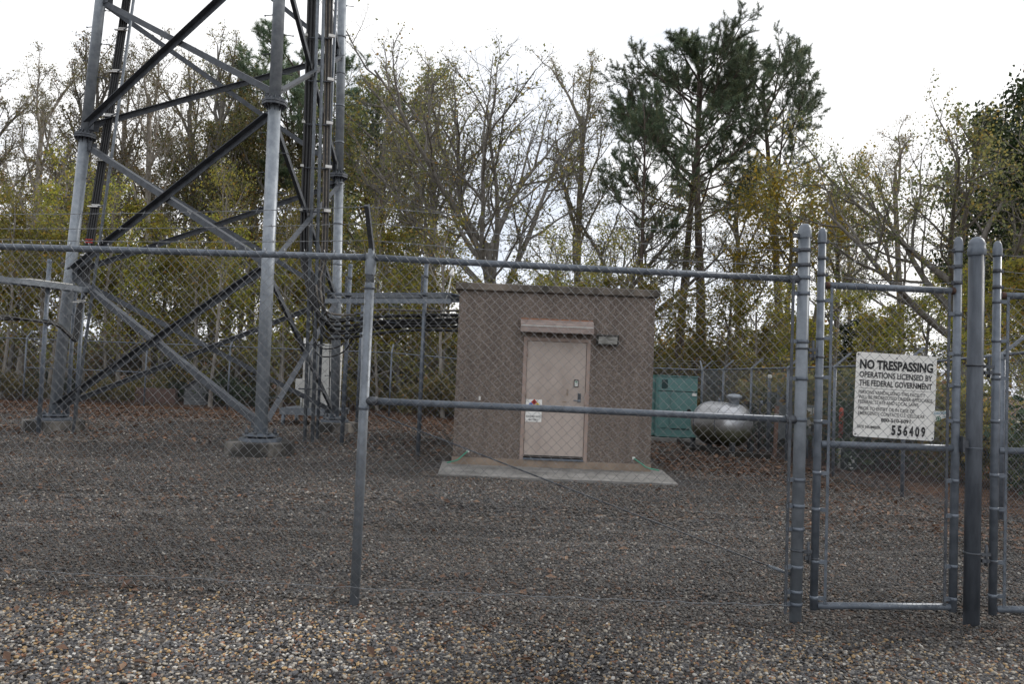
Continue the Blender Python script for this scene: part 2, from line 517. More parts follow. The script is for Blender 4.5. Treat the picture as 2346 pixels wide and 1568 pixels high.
def leaf_material(name, stops, transl=0.35, rough=0.55):
    m, N, L, b = new_mat(name)
    b.inputs['Roughness'].default_value = rough
    b.inputs['Specular IOR Level'].default_value = 0.3
    a = N.new('ShaderNodeAttribute'); a.attribute_name = 'leaf_tone'
    rp = N.new('ShaderNodeValToRGB')
    e = rp.color_ramp.elements
    e[0].position, e[0].color = stops[0][0], (*stops[0][1], 1)
    e[1].position, e[1].color = stops[-1][0], (*stops[-1][1], 1)
    for p_, c_ in stops[1:-1]:
        k = e.new(p_); k.color = (*c_, 1)
    oi = N.new('ShaderNodeObjectInfo')
    hs = N.new('ShaderNodeHueSaturation')
    mr = N.new('ShaderNodeMapRange'); mr.inputs['To Min'].default_value = 0.7; mr.inputs['To Max'].default_value = 1.45
    mh = N.new('ShaderNodeMapRange'); mh.inputs['To Min'].default_value = 0.485; mh.inputs['To Max'].default_value = 0.515
    L.new(oi.outputs['Random'], mr.inputs['Value']); L.new(oi.outputs['Random'], mh.inputs['Value'])
    L.new(mr.outputs['Result'], hs.inputs['Value']); L.new(mh.outputs['Result'], hs.inputs['Hue'])
    L.new(a.outputs['Fac'], rp.inputs['Fac'])
    L.new(rp.outputs['Color'], hs.inputs['Color'])
    L.new(hs.outputs['Color'], b.inputs['Base Color'])
    t = N.new('ShaderNodeBsdfTranslucent')
    L.new(hs.outputs['Color'], t.inputs['Color'])
    ms = N.new('ShaderNodeMixShader'); ms.inputs['Fac'].default_value = transl
    L.new(b.outputs['BSDF'], ms.inputs[1]); L.new(t.outputs['BSDF'], ms.inputs[2])
    L.new(ms.outputs['Shader'], N['Material Output'].inputs['Surface'])
    return m
M['leaf_yellow'] = leaf_material('yellow_olive_leaf', [(0, (0.12, 0.135, 0.045)), (0.35, (0.24, 0.245, 0.055)), (0.65, (0.37, 0.345, 0.065)), (0.88, (0.46, 0.38, 0.07)), (1, (0.43, 0.27, 0.07))], 0.55)
M['leaf_gold'] = leaf_material('golden_leaf', [(0, (0.16, 0.16, 0.035)), (0.5, (0.32, 0.275, 0.04)), (1, (0.47, 0.33, 0.04))], 0.5)
M['leaf_sparse'] = leaf_material('faded_brown_olive_leaf', [(0, (0.13, 0.14, 0.055)), (0.5, (0.20, 0.19, 0.07)), (0.85, (0.26, 0.205, 0.07)), (1, (0.29, 0.17, 0.06))], 0.48)
M['leaf_olive'] = leaf_material('olive_brown_leaf', [(0, (0.10, 0.105, 0.042)), (0.5, (0.22, 0.195, 0.065)), (0.9, (0.33, 0.23, 0.07)), (1, (0.37, 0.20, 0.07))], 0.48)
M['leaf_green'] = leaf_material('dark_evergreen_leaf', [(0, (0.018, 0.035, 0.014)), (0.6, (0.035, 0.055, 0.02)), (1, (0.07, 0.075, 0.025))], 0.2, 0.4)
M['leaf_cedar'] = leaf_material('dull_green_brown_leaf', [(0, (0.10, 0.12, 0.05)), (0.5, (0.17, 0.175, 0.065)), (0.85, (0.25, 0.20, 0.065)), (1, (0.32, 0.20, 0.06))], 0.35)
M['needle'] = leaf_material('pine_needle', [(0, (0.085, 0.13, 0.085)), (0.6, (0.145, 0.195, 0.12)), (0.93, (0.20, 0.215, 0.11)), (1, (0.25, 0.19, 0.09))], 0.4, 0.5)
M['litter'] = leaf_material('dry_brown_leaf', [(0, (0.06, 0.038, 0.027)), (0.4, (0.12, 0.07, 0.045)), (0.75, (0.19, 0.115, 0.075)), (0.93, (0.28, 0.19, 0.125)), (1, (0.27, 0.105, 0.04))], 0.15, 0.7)
M['bark'] = mat('grey_brown_bark', (0.235, 0.218, 0.195), (0.12, 0.108, 0.095), 5, 0.95, 0, 0.5, 14, 6, stretch=(2.5, 2.5, 0.6))  # bark and leaf tones are lightened in place of haze and sky glare
M['bark_pale'] = mat('pale_grey_bark', (0.33, 0.30, 0.26), (0.17, 0.15, 0.128), 4, 0.95, 0, 0.4, 14, 6, stretch=(2.5, 2.5, 0.6))
M['bark_pine'] = mat('pine_bark_plates', (0.15, 0.115, 0.095), (0.06, 0.048, 0.042), 5, 0.95, 0, 0.7, 9, 5, stretch=(3, 3, 0.7))

# ================================================================== GROUND
def build_ground():
    xs = [-700, -300, -140, -70, -45, -34] + list(np.arange(-28, 28.01, 0.4)) + [34, 45, 70, 140, 300, 700]
    ys = [-300, -120, -50, -20, -8, -2] + list(np.arange(0, 12, 0.1)) + list(np.arange(12, 34.01, 0.4)) + [38, 45, 60, 90, 160, 320, 800]
    V, Fc = [], []
    for y in ys:
        for x in xs:
            w = float(undulation(x, y))
            V.append((x, y, zg(x, y) + (w if abs(x) < 28 and 0 < y < 34 else 0)))
    n = len(xs)
    for j in range(len(ys) - 1):
        for i in range(n - 1):
            Fc.append((j * n + i, j * n + i + 1, (j + 1) * n + i + 1, (j + 1) * n + i))
    me = bpy.data.meshes.new('ground')
    me.from_pydata(V, [], Fc)
    me.materials.append(M['ground'])
    me.polygons.foreach_set('use_smooth', [True] * len(Fc))
    o = bpy.data.objects.new('ground', me)
    col.objects.link(o)
    tag(o, kind='structure')
build_ground()

def ground_z(X, Y):
    return zg(X, Y)

# ================================================================== COMMUNICATION TOWER
def build_tower():
    base = {'B': Vector((-4.30, 13.70, 0)), 'A': Vector((-9.52, 16.50, 0)), 'C': Vector((-4.27, 19.30, 0))}
    cen = (base['A'] + base['B'] + base['C']) / 3
    TAPER = 0.08 / 6.0
    def leg_pt(k, z):
        b = base[k]
        s = 1 - TAPER * (z - 0.25)
        q = cen + (b - cen) * s
        return Vector((q.x, q.y, z))
    root = thing('communication_tower', (cen.x, cen.y, zg(cen.x, cen.y)), 'tall three legged galvanized lattice tower standing on concrete footings', 'tower')
    SPL = [0.25, 6.17, 12.2, 18.2]
    bolt_me = None
    for k, rot in (('B', 0.35), ('A', 0.1), ('C', 0.6)):
        b = base[k]
        gz = zg(b.x, b.y)
        # footing: low eight sided concrete pier
        R0 = 0.60
        oct_ = [(b.x + R0 * math.cos(rot + math.pi / 4 * i + 0.2), b.y + R0 * math.sin(rot + math.pi / 4 * i + 0.2)) for i in range(8)]
        MB().prism(oct_, gz - 0.3, 0.14).build('footing', M['concrete_stain'], root, bevel=0.015)
        bp = MB()
        bp.prism([(b.x + 0.36 * math.cos(rot + math.pi / 4 * i), b.y + 0.36 * math.sin(rot + math.pi / 4 * i)) for i in range(8)], 0.143, 0.20)
        bp.prism([(b.x + 0.30 * math.cos(rot + math.pi / 4 * i), b.y + 0.30 * math.sin(rot + math.pi / 4 * i)) for i in range(8)], 0.235, 0.27)
        plate = bp.build('base_plate', M['galv'], root)
        for i in range(8):
            t = rot + math.pi / 4 * i + 0.39
            m = MB().cyl((b.x + 0.255 * math.cos(t), b.y + 0.255 * math.sin(t), 0.2), (b.x + 0.255 * math.cos(t), b.y + 0.255 * math.sin(t), 0.36), 0.017, 6)
            m.cyl((b.x + 0.255 * math.cos(t), b.y + 0.255 * math.sin(t), 0.271), (b.x + 0.255 * math.cos(t), b.y + 0.255 * math.sin(t), 0.31), 0.034, 6)
            m.build('anchor_bolt', M['galv_dark'], plate)
        # pipe leg in bolted lengths
        m = MB()
        for i in range(3):
            m.cyl(leg_pt(k, SPL[i]), leg_pt(k, SPL[i + 1]), 0.112 - 0.006 * i, 20)
        leg = m.build('leg', M['leg'], root)
        for z in SPL[1:]:
            fl = MB()
            c = leg_pt(k, z)
            for dz0, dz1 in ((-0.045, -0.006), (0.006, 0.045)):
                fl.prism([(c.x + 0.225 * math.cos(rot + math.pi / 4 * i), c.y + 0.225 * math.sin(rot + math.pi / 4 * i)) for i in range(8)], c.z + dz0, c.z + dz1)
            for i in range(8):
                t = rot + math.pi / 4 * i + 0.39
                d = Vector((math.cos(t), math.sin(t), 0))
                fl.cyl(c + d * 0.178 + Vector((0, 0, -0.08)), c + d * 0.178 + Vector((0, 0, 0.085)), 0.018, 6)
                # stiffener fin under and over the plate
                s = Vector((-d.y, d.x, 0)) * 0.006
                t2 = t + 0.39
                d2 = Vector((math.cos(t2), math.sin(t2), 0)); s2 = Vector((-d2.y, d2.x, 0)) * 0.006
                for sg in (-1, 1):
                    p0 = c + d2 * 0.10 + Vector((0, 0, sg * 0.045)); p1 = c + d2 * 0.205 + Vector((0, 0, sg * 0.045)); p2 = c + d2 * 0.10 + Vector((0, 0, sg * 0.16))
                    fl._add([p0 - s2, p1 - s2, p2 - s2, p0 + s2, p1 + s2, p2 + s2], [(0, 1, 2), (3, 5, 4), (0, 3, 4, 1), (1, 4, 5, 2), (2, 5, 3, 0)])
            fl.build('flange', M['galv_dark'], leg)
        # step bolts alternate left and right
        if bolt_me is None:
            mb = MB().cyl((0, 0, 0), (0.17, 0, 0), 0.0085, 6)
            mb.cyl((0.16, 0, 0), (0.175, 0, 0), 0.018, 6)
            mb.cyl((-0.004, 0, 0), (0.02, 0, 0), 0.017, 6)
            bolt_me = mb.mesh('step_bolt', M['galv_dark'])
        z, s = 0.9, 1
        while z < 18:
            if min(abs(z - q) for q in SPL) > 0.18:
                c = leg_pt(k, z)
                ang = (0.25 if s > 0 else math.pi - 0.25)
                o = link('step_bolt', bolt_me, leg, c + Vector((math.cos(ang), math.sin(ang), 0)) * 0.105)
                o.rotation_euler = (0, 0, ang)
            z += 0.365
            s = -s
    # crossed angle iron bracing, two panels to each length of leg
    zs = [(0.38, 3.18), (3.22, 5.98), (6.36, 9.12), (9.18, 12.0), (12.4, 15.2), (15.24, 18.0)]
    for (k1, k2) in (('A', 'B'), ('B', 'C'), ('C', 'A')):
        for pi_, (z0, z1) in enumerate(zs):
            mid = (leg_pt(k1, z0) + leg_pt(k2, z0)) / 2
            n = Vector((mid.x - cen.x, mid.y - cen.y, 0)).normalized()
            for q, (za, zb) in enumerate(((z0, z1), (z1, z0))):
                p, r = leg_pt(k1, za), leg_pt(k2, zb)
                a = (r - p).normalized()
                p, r = p + a * 0.10, r - a * 0.10
                sg = 1 if q == 0 else -1
                u = n.cross(a).normalized()
                if u.z < 0: u = -u
                off = n * (0.010 * sg)
                W, T = 0.114, 0.012
                wv = n * sg
                # the standing flange is on the upper edge
                prof = [(-W / 2, 0), (W / 2, 0), (W / 2, W), (W / 2 - T, W), (W / 2 - T, T), (-W / 2, T)]
                MB().extrude(prof, p + off, r + off, u, wv).build('diagonal_brace', M['brace'], root)
        # gusset plates where the braces meet the legs
        for z in (0.45, 3.2, 5.95, 6.4, 9.15, 11.97, 12.43, 15.22):
            for kk, oo in ((k1, k2), (k2, k1)):
                c = leg_pt(kk, z)
                d = (leg_pt(oo, z) - c).normalized()
                n = Vector((-d.y, d.x, 0))
                MB().axes(c + d * 0.165, d * 0.075, n * 0.006, Vector((0, 0, 0.10))).build('gusset_plate', M['galv_dark'], root)
    return root, leg_pt
TOWER, LEG = build_tower()

# ------------------------------------------------------------------ cable ladders climbing the tower
def along(p, q, z):
    t = (z - p.z) / (q.z - p.z)
    return p.lerp(q, t)

def build_left_ladder():
    b, t = P(166, 988, 16.0), P(306, 0, 16.55)
    b.z = zg(b.x, b.y) - 0.1
    t = b + (t - b) * 1.55
    root = thing('cable_ladder', (b.x, b.y, 0), 'slim grey support pipe with short rungs rising beside the left tower leg', 'cable ladder')
    MB().cyl(b, t, 0.030, 10).build('pipe', M['galv_bright'], root)
    c0, c1 = P(200, 600, 16.45), P(290, 0, 16.85)
    cable_off = []
    for y in (49, 150, 256, 362, 471, 585, 694):
        z = P(205, y, 16.4).z
        p = along(b, t, z)
        q = along(c0, c1, z)
        d = (q - p)
        MB().tube([p, q + d.normalized() * 0.14], 0.014, 6).build('rung', M['galv_bright'], root)
        m = MB().box(q + Vector((0, -0.05, 0)), (0.27, 0.05, 0.026)).box(q + Vector((0.03, -0.05, 0.035)), (0.16, 0.04, 0.02))
        m.build('clamp', M['white_clean'], root)
    z = 9.6
    while z < 14.5:
        p = along(b, t, z); q = along(c0, c1, z)
        MB().tube([p, q], 0.014, 6).build('rung', M['galv_bright'], root)
        z += 1.0
    # four coaxial cables
    for i in range(4):
        dx = (i - 1.5) * 0.047
        top = c0 + (c1 - c0) * 2.2
        pts = [top + Vector((dx, 0, 0)), c1 + Vector((dx, 0, 0)), (c0 + c1) / 2 + Vector((dx, 0, 0)), c0 + Vector((dx, 0.0, 0))]
        e = P(187 - 3 * i, 708, 16.3)
        f_ = P(176 - 3 * i, 780 - 4 * i, 16.1)
        g_ = P(150 - 4 * i, 762 - 5 * i, 15.9)
        h_ = P(118 - 3 * i, 742 - 2 * i, 15.6)
        k_ = P(-10, 722 + 3 * i, 14.6)
        l_ = k_ + (k_ - h_) * 1.6
        pts += [P(197 + i * 2, 660, 16.4), e, f_, g_, h_, k_, l_]
        o = MB().tube(smooth_path(pts, 6), 0.0245, 7).build('coaxial_cable', M['black'])
        tag(o, 'black coaxial cable in the bundle dropping beside the left tower leg', 'cable', 'coaxial cables beside the left tower leg')
    rb = MB()
    q = P(205, 556, 16.38)
    rb.box(q + Vector((0, -0.03, 0)), (0.15, 0.03, 0.025)).box(q + Vector((0, -0.03, 0.06)), (0.15, 0.03, 0.02))
    rb.build('marker_tape', M['red'], root)
build_left_ladder()

def build_main_ladder():
    D = 16.35
    r1b, r1t = P(698, 1015, D), P(728, 0, D)
    r2b, r2t = P(716, 1015, D), P(742, 0, D)
    root = thing('waveguide_ladder', (r1b.x, r1b.y, zg(r1b.x, r1b.y)), 'grey two rail cable ladder climbing through the middle of the tower', 'cable ladder')
    for b, t in ((r1b, r1t), (r2b, r2t)):
        b = b.copy(); b.z = zg(b.x, b.y) - 0.1
        e = b + (t - b) * 1.7
        MB().cyl(b, e, 0.036, 10).build('rail', M['galv_bright'], root)
    z = 1.0
    while z < 15:
        p, q = along(r1b, r1t, z), along(r2b, r2t, z)
        d = (q - p).normalized()
        MB().tube([p - d * 0.16, q + d * 0.20], 0.017, 6).build('rung', M['galv_dark'], root)
        if z > 3.1:
            MB().box(q + d * 0.21 + Vector((0, -0.09, 0.02)), (0.13, 0.05, 0.06), 0.4).build('clamp', M['white_clean'], root)
            MB().box(p - d * 0.20 + Vector((0, -0.09, 0.02)), (0.06, 0.05, 0.05)).build('clamp', M['cabinet'], root)
        z += 0.93
    # third standing pipe a little behind
    b, t = P(727, 1000, 17.2), P(770, 0, 17.2)
    MB().cyl((b.x, b.y, zg(b.x, b.y) - 0.1), b + (t - b) * 1.5, 0.034, 8).build('rail', M['galv'], root)
    # cables: black ones left of the rails, tan ones coloured as sunlit on the right; they turn onto the bridge
    def wall_end(yy, dy):
        return P(1052, yy, 15.2 + dy)
    lines = []
    for i in range(5):
        lines.append((P(707 + 4.2 * i, 0, D + 0.1 + 0.03 * (i % 2)), P(690 + 3.6 * i, 560, D + 0.1 + 0.03 * (i % 2)), 722 + 9 * i, 716 + 9 * i, 'black', 0.032))
    for i in range(4):
        lines.append((P(748 + 4.2 * i, 0, D + 0.05), P(738 + 3.6 * i, 570, D + 0.05), 704 + 14 * i, 706 + 12 * i, 'black' if i % 2 else 'tan_cable', 0.024))
    for i, (t, m_, yb, yw, mt, r) in enumerate(lines):
        dy = 0.12 * (i % 4)
        top = m_ + (t - m_) * 2.0
        pts = [top, t, (t + m_) / 2, m_, P(700 + 5 * i, 640, D), P(712 + 4 * i, 690 + 4 * (i % 5), D - 0.05),
               P(745 + 6 * (i % 4), yb + 12, D - 0.1 + dy), P(800, yb + 12 + (i % 3) * 3, 16.1 + dy * 0.6), P(870, (yb + yw) / 2 + 7 + 2 * math.sin(i * 2.1), 15.9 + dy * 0.5),
               P(960, yw + 6 + 2 * math.sin(i * 1.3), 15.6 + dy * 0.5), wall_end(yw + 6, dy)]
        o = MB().tube(smooth_path(pts, 6), r, 7).build('coaxial_cable', M[mt])
        if mt == 'black':
            tag(o, 'black coaxial cable running down the central ladder and over to the shelter', 'cable', 'black cables between tower and shelter')
        else:
            tag(o, 'tan cable coloured as if sunlit, strapped to the right of the central ladder', 'cable', 'tan cables on the central ladder')
    # two slack loops hanging below
    for j, yl in enumerate((800, 818)):
        pts = [P(712, 640, D), P(716, 720, D), P(724, yl - 14, D - 0.05), P(752, yl, D - 0.1), P(790, yl - 14, 16.2), P(815, yl - 52, 16.1), P(850, 745, 16.0)]
        o = MB().tube(smooth_path(pts, 8), 0.016, 6).build('slack_cable', M['black'])
        tag(o, ('upper' if j == 0 else 'lower') + ' of two black cables hanging in a loop below the bridge', 'cable', 'slack cable loops')
    # thin line tied to the back right leg
    pts = [LEG('C', z) + Vector((-0.12, -0.11, 0)) for z in np.linspace(0.6, 17, 12)]
    o = MB().tube(pts, 0.012, 6).build('thin_cable', M['black'])
    tag(o, 'single thin black cable tied down the back right tower leg', 'cable')
    tie = MB()
    for z in (2.7, 4.0, 5.0, 7.0, 7.9, 8.7, 9.6):
        c = LEG('C', z)
        tie.cyl(c + Vector((0, 0, -0.02)), c + Vector((0, 0, 0.02)), 0.118, 16)
    # straps belong to the tower
    tie.build('leg_strap', M['galv_bright'], TOWER)
build_main_ladder()

# ------------------------------------------------------------------ ice bridges
def post_at(m, x, y, D, ztop, r):
    b = P(x, y, D)
    g = zg(b.x, b.y)
    m.cyl((b.x, b.y, g - 0.1), (b.x, b.y, ztop), r, 14)
    return Vector((b.x, b.y, g))

def build_ice_bridge():
    a, c = P(758, 681, 16.5), P(1055, 694, 15.35)
    a.z = c.z = 2.93
    root = thing('ice_bridge', ((a.x + c.x) / 2, (a.y + c.y) / 2, zg(-2, 16)), 'grey steel cable bridge on posts between the tower and the shelter', 'cable bridge')
    d = (c - a).normalized()
    n = Vector((-d.y, d.x, 0))
    for s, nm in ((-1, 0), (1, 1)):
        o_ = n * (0.42 * s)
        o_ = o_ + Vector((0, 0, -0.10 if s < 0 else 0.0))
        st = a + o_ + d * (0.16 if s < 0 else 0.0)
        ch = [(0, -0.045), (0.05, -0.045), (0.05, -0.038), (0.007, -0.038), (0.007, 0.038), (0.05, 0.038), (0.05, 0.045), (0, 0.045)]
        MB().extrude(ch, st, c + o_, n * (-s), Vector((0, 0, 1))).build('channel_rail', M['galv_bright'], root)
    L_ = (c - a).length
    # open grating between the rails
    nb = int(L_ / 0.055)
    g = MB()
    for i in range(nb):
        p = a + d * (0.2 + i * 0.055)
        if (p - a).length > L_ - 0.05: break
        g.axes(p + Vector((0, 0, 0.052)), d * 0.004, n * 0.40, Vector((0, 0, 0.006)))
    for q in np.linspace(-0.36, 0.36, 9):
        g.axes((a + c) / 2 + d * 0.08 + n * q + Vector((0, 0, 0.066)), d * (L_ / 2 - 0.12), n * 0.003, Vector((0, 0, 0.006)))
    tag(g.build('grating', M['galv'], root), kind='stuff')
    for (x, y, D, zt) in ((783, 1016, 16.3, 3.62), (958, 1030, 15.55, 3.64), (817, 980, 19.4, 3.0)):
        m = MB()
        b = post_at(m, x, y, D, zt, 0.043)
        po = m.build('post', M['galv'], root)
        cp = MB().lathe((b.x, b.y, zt), [(0.046, -0.04), (0.047, 0.0), (0.038, 0.022), (0.0, 0.032)], 14).build('cap', M['galv'], po)
        if D < 19:
            for zz in (3.35, 2.98):
                MB().cyl((b.x, b.y, zz - 0.025), (b.x, b.y, zz + 0.025), 0.052, 14).build('clamp_band', M['galv_dark'], po)
            MB().box((b.x - 0.075, b.y + 0.03, 3.16), (0.04, 0.05, 0.46)).build('bracket', M['galv_dark'], po)
            MB().axes((b.x, b.y + 0.13, 2.93 + 0.0), (0.03, 0, 0), (0, 0.10, 0), (0, 0, 0.03)).build('support_arm', M['galv_dark'], po)
    # trapeze hangers that carry the cables
    for x in (830, 905, 985):
        t = P(x, 690, 15.8)
        m = MB()
        for s in (-1, 1):
            q = t + n * (0.2 * s)
            m.cyl((q.x, q.y, 2.35), (q.x, q.y, 2.93), 0.007, 5)
        for zz in (2.75, 2.58, 2.42):
            m.axes((t.x, t.y, zz), d * 0.02, n * 0.24, Vector((0, 0, 0.012)))
        m.build('hanger', M['galv'], root)
    # small pole antenna clamped to the bridge
    p0, p1 = P(1014, 722, 15.35), P(1034, 632, 15.35)
    an = thing('pole_antenna', p0, 'thin pale rod with a small white cone tip leaning beside the shelter roof', 'antenna')
    MB().cyl(p0 + Vector((0, 0, -0.05)), p1, 0.012, 8).build('rod', M['cabinet'], an)
    ax = (p1 - p0).normalized()
    MB().lathe(p1, [(0.0, -0.01), (0.055, 0.0), (0.05, 0.04), (0.02, 0.14), (0.0, 0.17)], 14, ax).build('tip', M['white_clean'], an)
build_ice_bridge()

def build_left_bridge():
    a, c = P(200, 671, 16.4), P(0, 636, 14.75)
    a.z = c.z = (a.z + c.z) / 2
    e = c + (c - a) * 1.3
    root = thing('short_ice_bridge', (c.x, c.y, zg(c.x, c.y)), 'pale steel cable tray on posts reaching out of the left edge', 'cable bridge')
    d = (e - a).normalized(); n = Vector((-d.y, d.x, 0))
    for s in (-1, 1):
        ch = [(0, -0.05), (0.055, -0.05), (0.055, -0.043), (0.008, -0.043), (0.008, 0.043), (0.055, 0.043), (0.055, 0.05), (0, 0.05)]
        MB().extrude(ch, a + n * (0.2 * s), e + n * (0.2 * s), n * (-s), Vector((0, 0, 1))).build('channel_rail', M['galv_bright'], root)
    g = MB()
    for i in range(int((e - a).length / 0.3)):
        g.axes(a + d * (0.1 + 0.3 * i) + Vector((0, 0, 0.056)), d * 0.03, n * 0.2, Vector((0, 0, 0.005)))
    tag(g.build('rungs', M['galv_bright'], root), kind='stuff')
    MB().axes(a + d * 0.9 + Vector((0, 0, 0.075)), d * 0.45, n * 0.16, Vector((0, 0, 0.012))).build('cover_plate', M['cabinet'], root)
    for (x, y, D, zt) in ((88, 990, 15.6, 3.38), (152, 984, 16.75, 2.95), (171, 984, 17.0, 2.9)):
        m = MB()
        b = post_at(m, x, y, D, zt, 0.042)
        po = m.build('post', M['galv'], root)
        MB().lathe((b.x, b.y, zt), [(0.045, -0.04), (0.046, 0.0), (0.037, 0.022), (0.0, 0.03)], 14).build('cap', M['galv'], po)
    p2 = P(-260, 990, 13.6)
    m = MB(); post_at(m, -260, 990, 13.6, 3.3, 0.042); m.build('post', M['galv'], root)
build_left_bridge()

# ================================================================== EQUIPMENT SHELTER
BY = 14.5
def build_shelter():
    bl, br = P(1040, 1050, BY), P(1488, 1072, BY)
    tl, tr = P(1050, 664, BY), P(1503, 687, BY)
    x0, x1 = (bl.x + tl.x) / 2, (br.x + tr.x) / 2
    zb = -0.20
    zt = (tl.z + tr.z) / 2
    depth = 5.4
    root = thing('equipment_shelter', ((x0 + x1) / 2, BY + depth / 2, zb), 'small brown aggregate shelter with flat concrete roof and beige door', 'building')
    cx = (x0 + x1) / 2
    W = x1 - x0
    # yaw of the whole shelter is zero, walls are separate slabs with a door opening in front
    dl, dr = P(1190, 1045, BY).x, P(1344, 1050, BY).x
    dtop = P(1270, 775, BY).z
    zp = zb + 0.12
    T = 0.10
    m = MB()
    m.box(((x0 + dl) / 2, BY + T / 2, (zp + zt) / 2), (dl - x0, T, zt - zp))
    m.box(((x1 + dr) / 2, BY + T / 2, (zp + zt) / 2), (x1 - dr, T, zt - zp))
    m.box(((dl + dr) / 2, BY + T / 2, (dtop + zt) / 2), (dr - dl, T, zt - dtop))
    m.build('front_wall', M['aggregate'], root)
    MB().box((x0 + T / 2, BY + T + (depth - T) / 2, (zp + zt) / 2), (T, depth - T, zt - zp)).build('side_wall', M['aggregate'], root)
    MB().box((x1 - T / 2, BY + T + (depth - T) / 2, (zp + zt) / 2), (T, depth - T, zt - zp)).build('side_wall', M['aggregate'], root)
    MB().box((cx, BY + depth - T / 2, (zp + zt) / 2), (W - 2 * T - 0.004, T, zt - zp)).build('rear_wall', M['aggregate'], root)
    # pale corner arrises
    MB().box((cx, BY + depth / 2 - 0.01, (zb - 0.1 + zp) / 2), (W + 0.03, depth + 0.02, zp - zb + 0.1 - 0.004)).build('plinth', M['plinth'], root, bevel=0.008)
    # roof slab: thick edge with a chamfer below
    rt = zt + 0.155
    OV = 0.075
    def ring(o, z):
        return [(x0 - o, BY - o, z), (x1 + o, BY - o, z), (x1 + o, BY + depth + o, z), (x0 - o, BY + depth + o, z)]
    vv = ring(0.004, zt + 0.002) + ring(OV, zt + 0.03) + ring(OV, rt - 0.012) + ring(OV - 0.012, rt)
    ff = [(3, 2, 1, 0), (12, 13, 14, 15)]
    for k in range(3):
        for i in range(4):
            ff.append((4 * k + i, 4 * k + (i + 1) % 4, 4 * k + 4 + (i + 1) % 4, 4 * k + 4 + i))
    MB()._add(vv, ff).build('roof', M['roof'], root)
    # door
    fr = MB()
    fw = 0.065
    fy = BY - 0.012
    fr.box((dl + fw / 2, fy + 0.06, (zp + dtop) / 2), (fw, 0.12, dtop - zp))
    fr.box((dr - fw / 2, fy + 0.06, (zp + dtop) / 2), (fw, 0.12, dtop - zp))
    fr.box(((dl + dr) / 2, fy + 0.06, dtop - fw / 2), (dr - dl - 2 * fw, 0.118, fw))
    fr.build('door_frame', M['frame'], root)
    lx0, lx1 = dl + fw + 0.006, dr - fw - 0.006
    lz0, lz1 = zp + 0.055, dtop - fw - 0.006
    door = MB().box(((lx0 + lx1) / 2, BY + 0.035, (lz0 + lz1) / 2), (lx1 - lx0, 0.045, lz1 - lz0)).build('door', M['door'], root, bevel=0.003)
    MB().box(((dl + dr) / 2, BY + 0.02, zp + 0.018), (dr - dl - 2 * fw, 0.13, 0.03)).build('threshold', M['galv'], root)
    MB().box(((lx0 + lx1) / 2, BY + 0.009, lz0 + 0.02), (lx1 - lx0 - 0.02, 0.006, 0.022)).build('door_sweep', M['black_matte'], door)
    dy = BY + 0.0125
    for zz in (0.35, 1.15, 1.9):
        MB().cyl((lx0 - 0.004, BY - 0.016, lz0 + zz - 0.06), (lx0 - 0.004, BY - 0.016, lz0 + zz + 0.06), 0.011, 8).build('hinge', M['frame'], door)
    hp = P(1327, 915, BY)
    h = MB().box((hp.x, dy - 0.006, hp.z + 0.02), (0.06, 0.012, 0.17))
    h.build('lock_plate', M['galv_dark'], door, bevel=0.003)
    h = MB().cyl((hp.x, dy - 0.012, hp.z - 0.03), (hp.x, dy - 0.065, hp.z - 0.03), 0.026, 12)
    h.cyl((hp.x, dy - 0.055, hp.z - 0.03), (hp.x - 0.11, dy - 0.06, hp.z - 0.03), 0.011, 8)
    h.build('handle', M['galv_bright'], door)
    kp = P(1320, 879, BY)
    k = MB().box((kp.x, dy - 0.012, kp.z), (0.085, 0.024, 0.135)).build('keypad', M['black_matte'], door, bevel=0.004)
    MB().box((kp.x, dy - 0.027, kp.z - 0.005), (0.06, 0.006, 0.10)).build('keypad_face', M['cabinet'], k)
    MB().box((kp.x, dy - 0.031, kp.z + 0.025), (0.035, 0.004, 0.022)).build('keypad_window', M['greenink'], k)
    for (x, y, w_, hh) in ((1300, 900, 0.03, 0.12), (1293, 922, 0.075, 0.02), (1295, 938, 0.025, 0.09)):
        q = P(x, y, BY)
        MB().box((q.x, dy - 0.003, q.z), (w_, 0.006, hh)).build('hasp_scar', M['plinth'], door)
    # latch guard on the jamb
    q = P(1344, 915, BY)
    MB().box((q.x - 0.02, BY - 0.020, q.z), (0.05, 0.012, 0.22)).build('latch_guard', M['frame'], root)
    # sheet metal hood over the door
    a0, a1 = P(1193, 745, BY - 0.2).x, P(1360, 750, BY - 0.2).x
    ztop_, zlow = P(1275, 734, BY).z, P(1275, 763, BY - 0.3).z
    pr = MB()
    prof = [(BY - 0.003, ztop_), (BY - 0.14, ztop_ - 0.02), (BY - 0.30, ztop_ - 0.115), (BY - 0.30, zlow), (BY - 0.285, zlow), (BY - 0.285, ztop_ - 0.125), (BY - 0.135, ztop_ - 0.035), (BY - 0.003, ztop_ - 0.018)]
    pr._add([(a0, y, z) for y, z in prof] + [(a1, y, z) for y, z in prof], [(i, (i + 1) % 8, 8 + (i + 1) % 8, 8 + i) for i in range(8)])
    for xx, s in ((a0 + 0.003, -1), (a1 - 0.003, 1)):
        e = [(BY - 0.003, ztop_ - 0.004), (BY - 0.14, ztop_ - 0.024), (BY - 0.298, ztop_ - 0.118), (BY - 0.298, zlow), (BY - 0.003, zlow)]
        pr._add([(xx, y, z) for y, z in e] + [(xx - s * 0.004, y, z) for y, z in e], [(0, 1, 2, 3, 4), (9, 8, 7, 6, 5)] + [(i, (i + 1) % 5, 5 + (i + 1) % 5, 5 + i) for i in range(5)])
    hood = pr.build('door_hood', M['hood'], root)
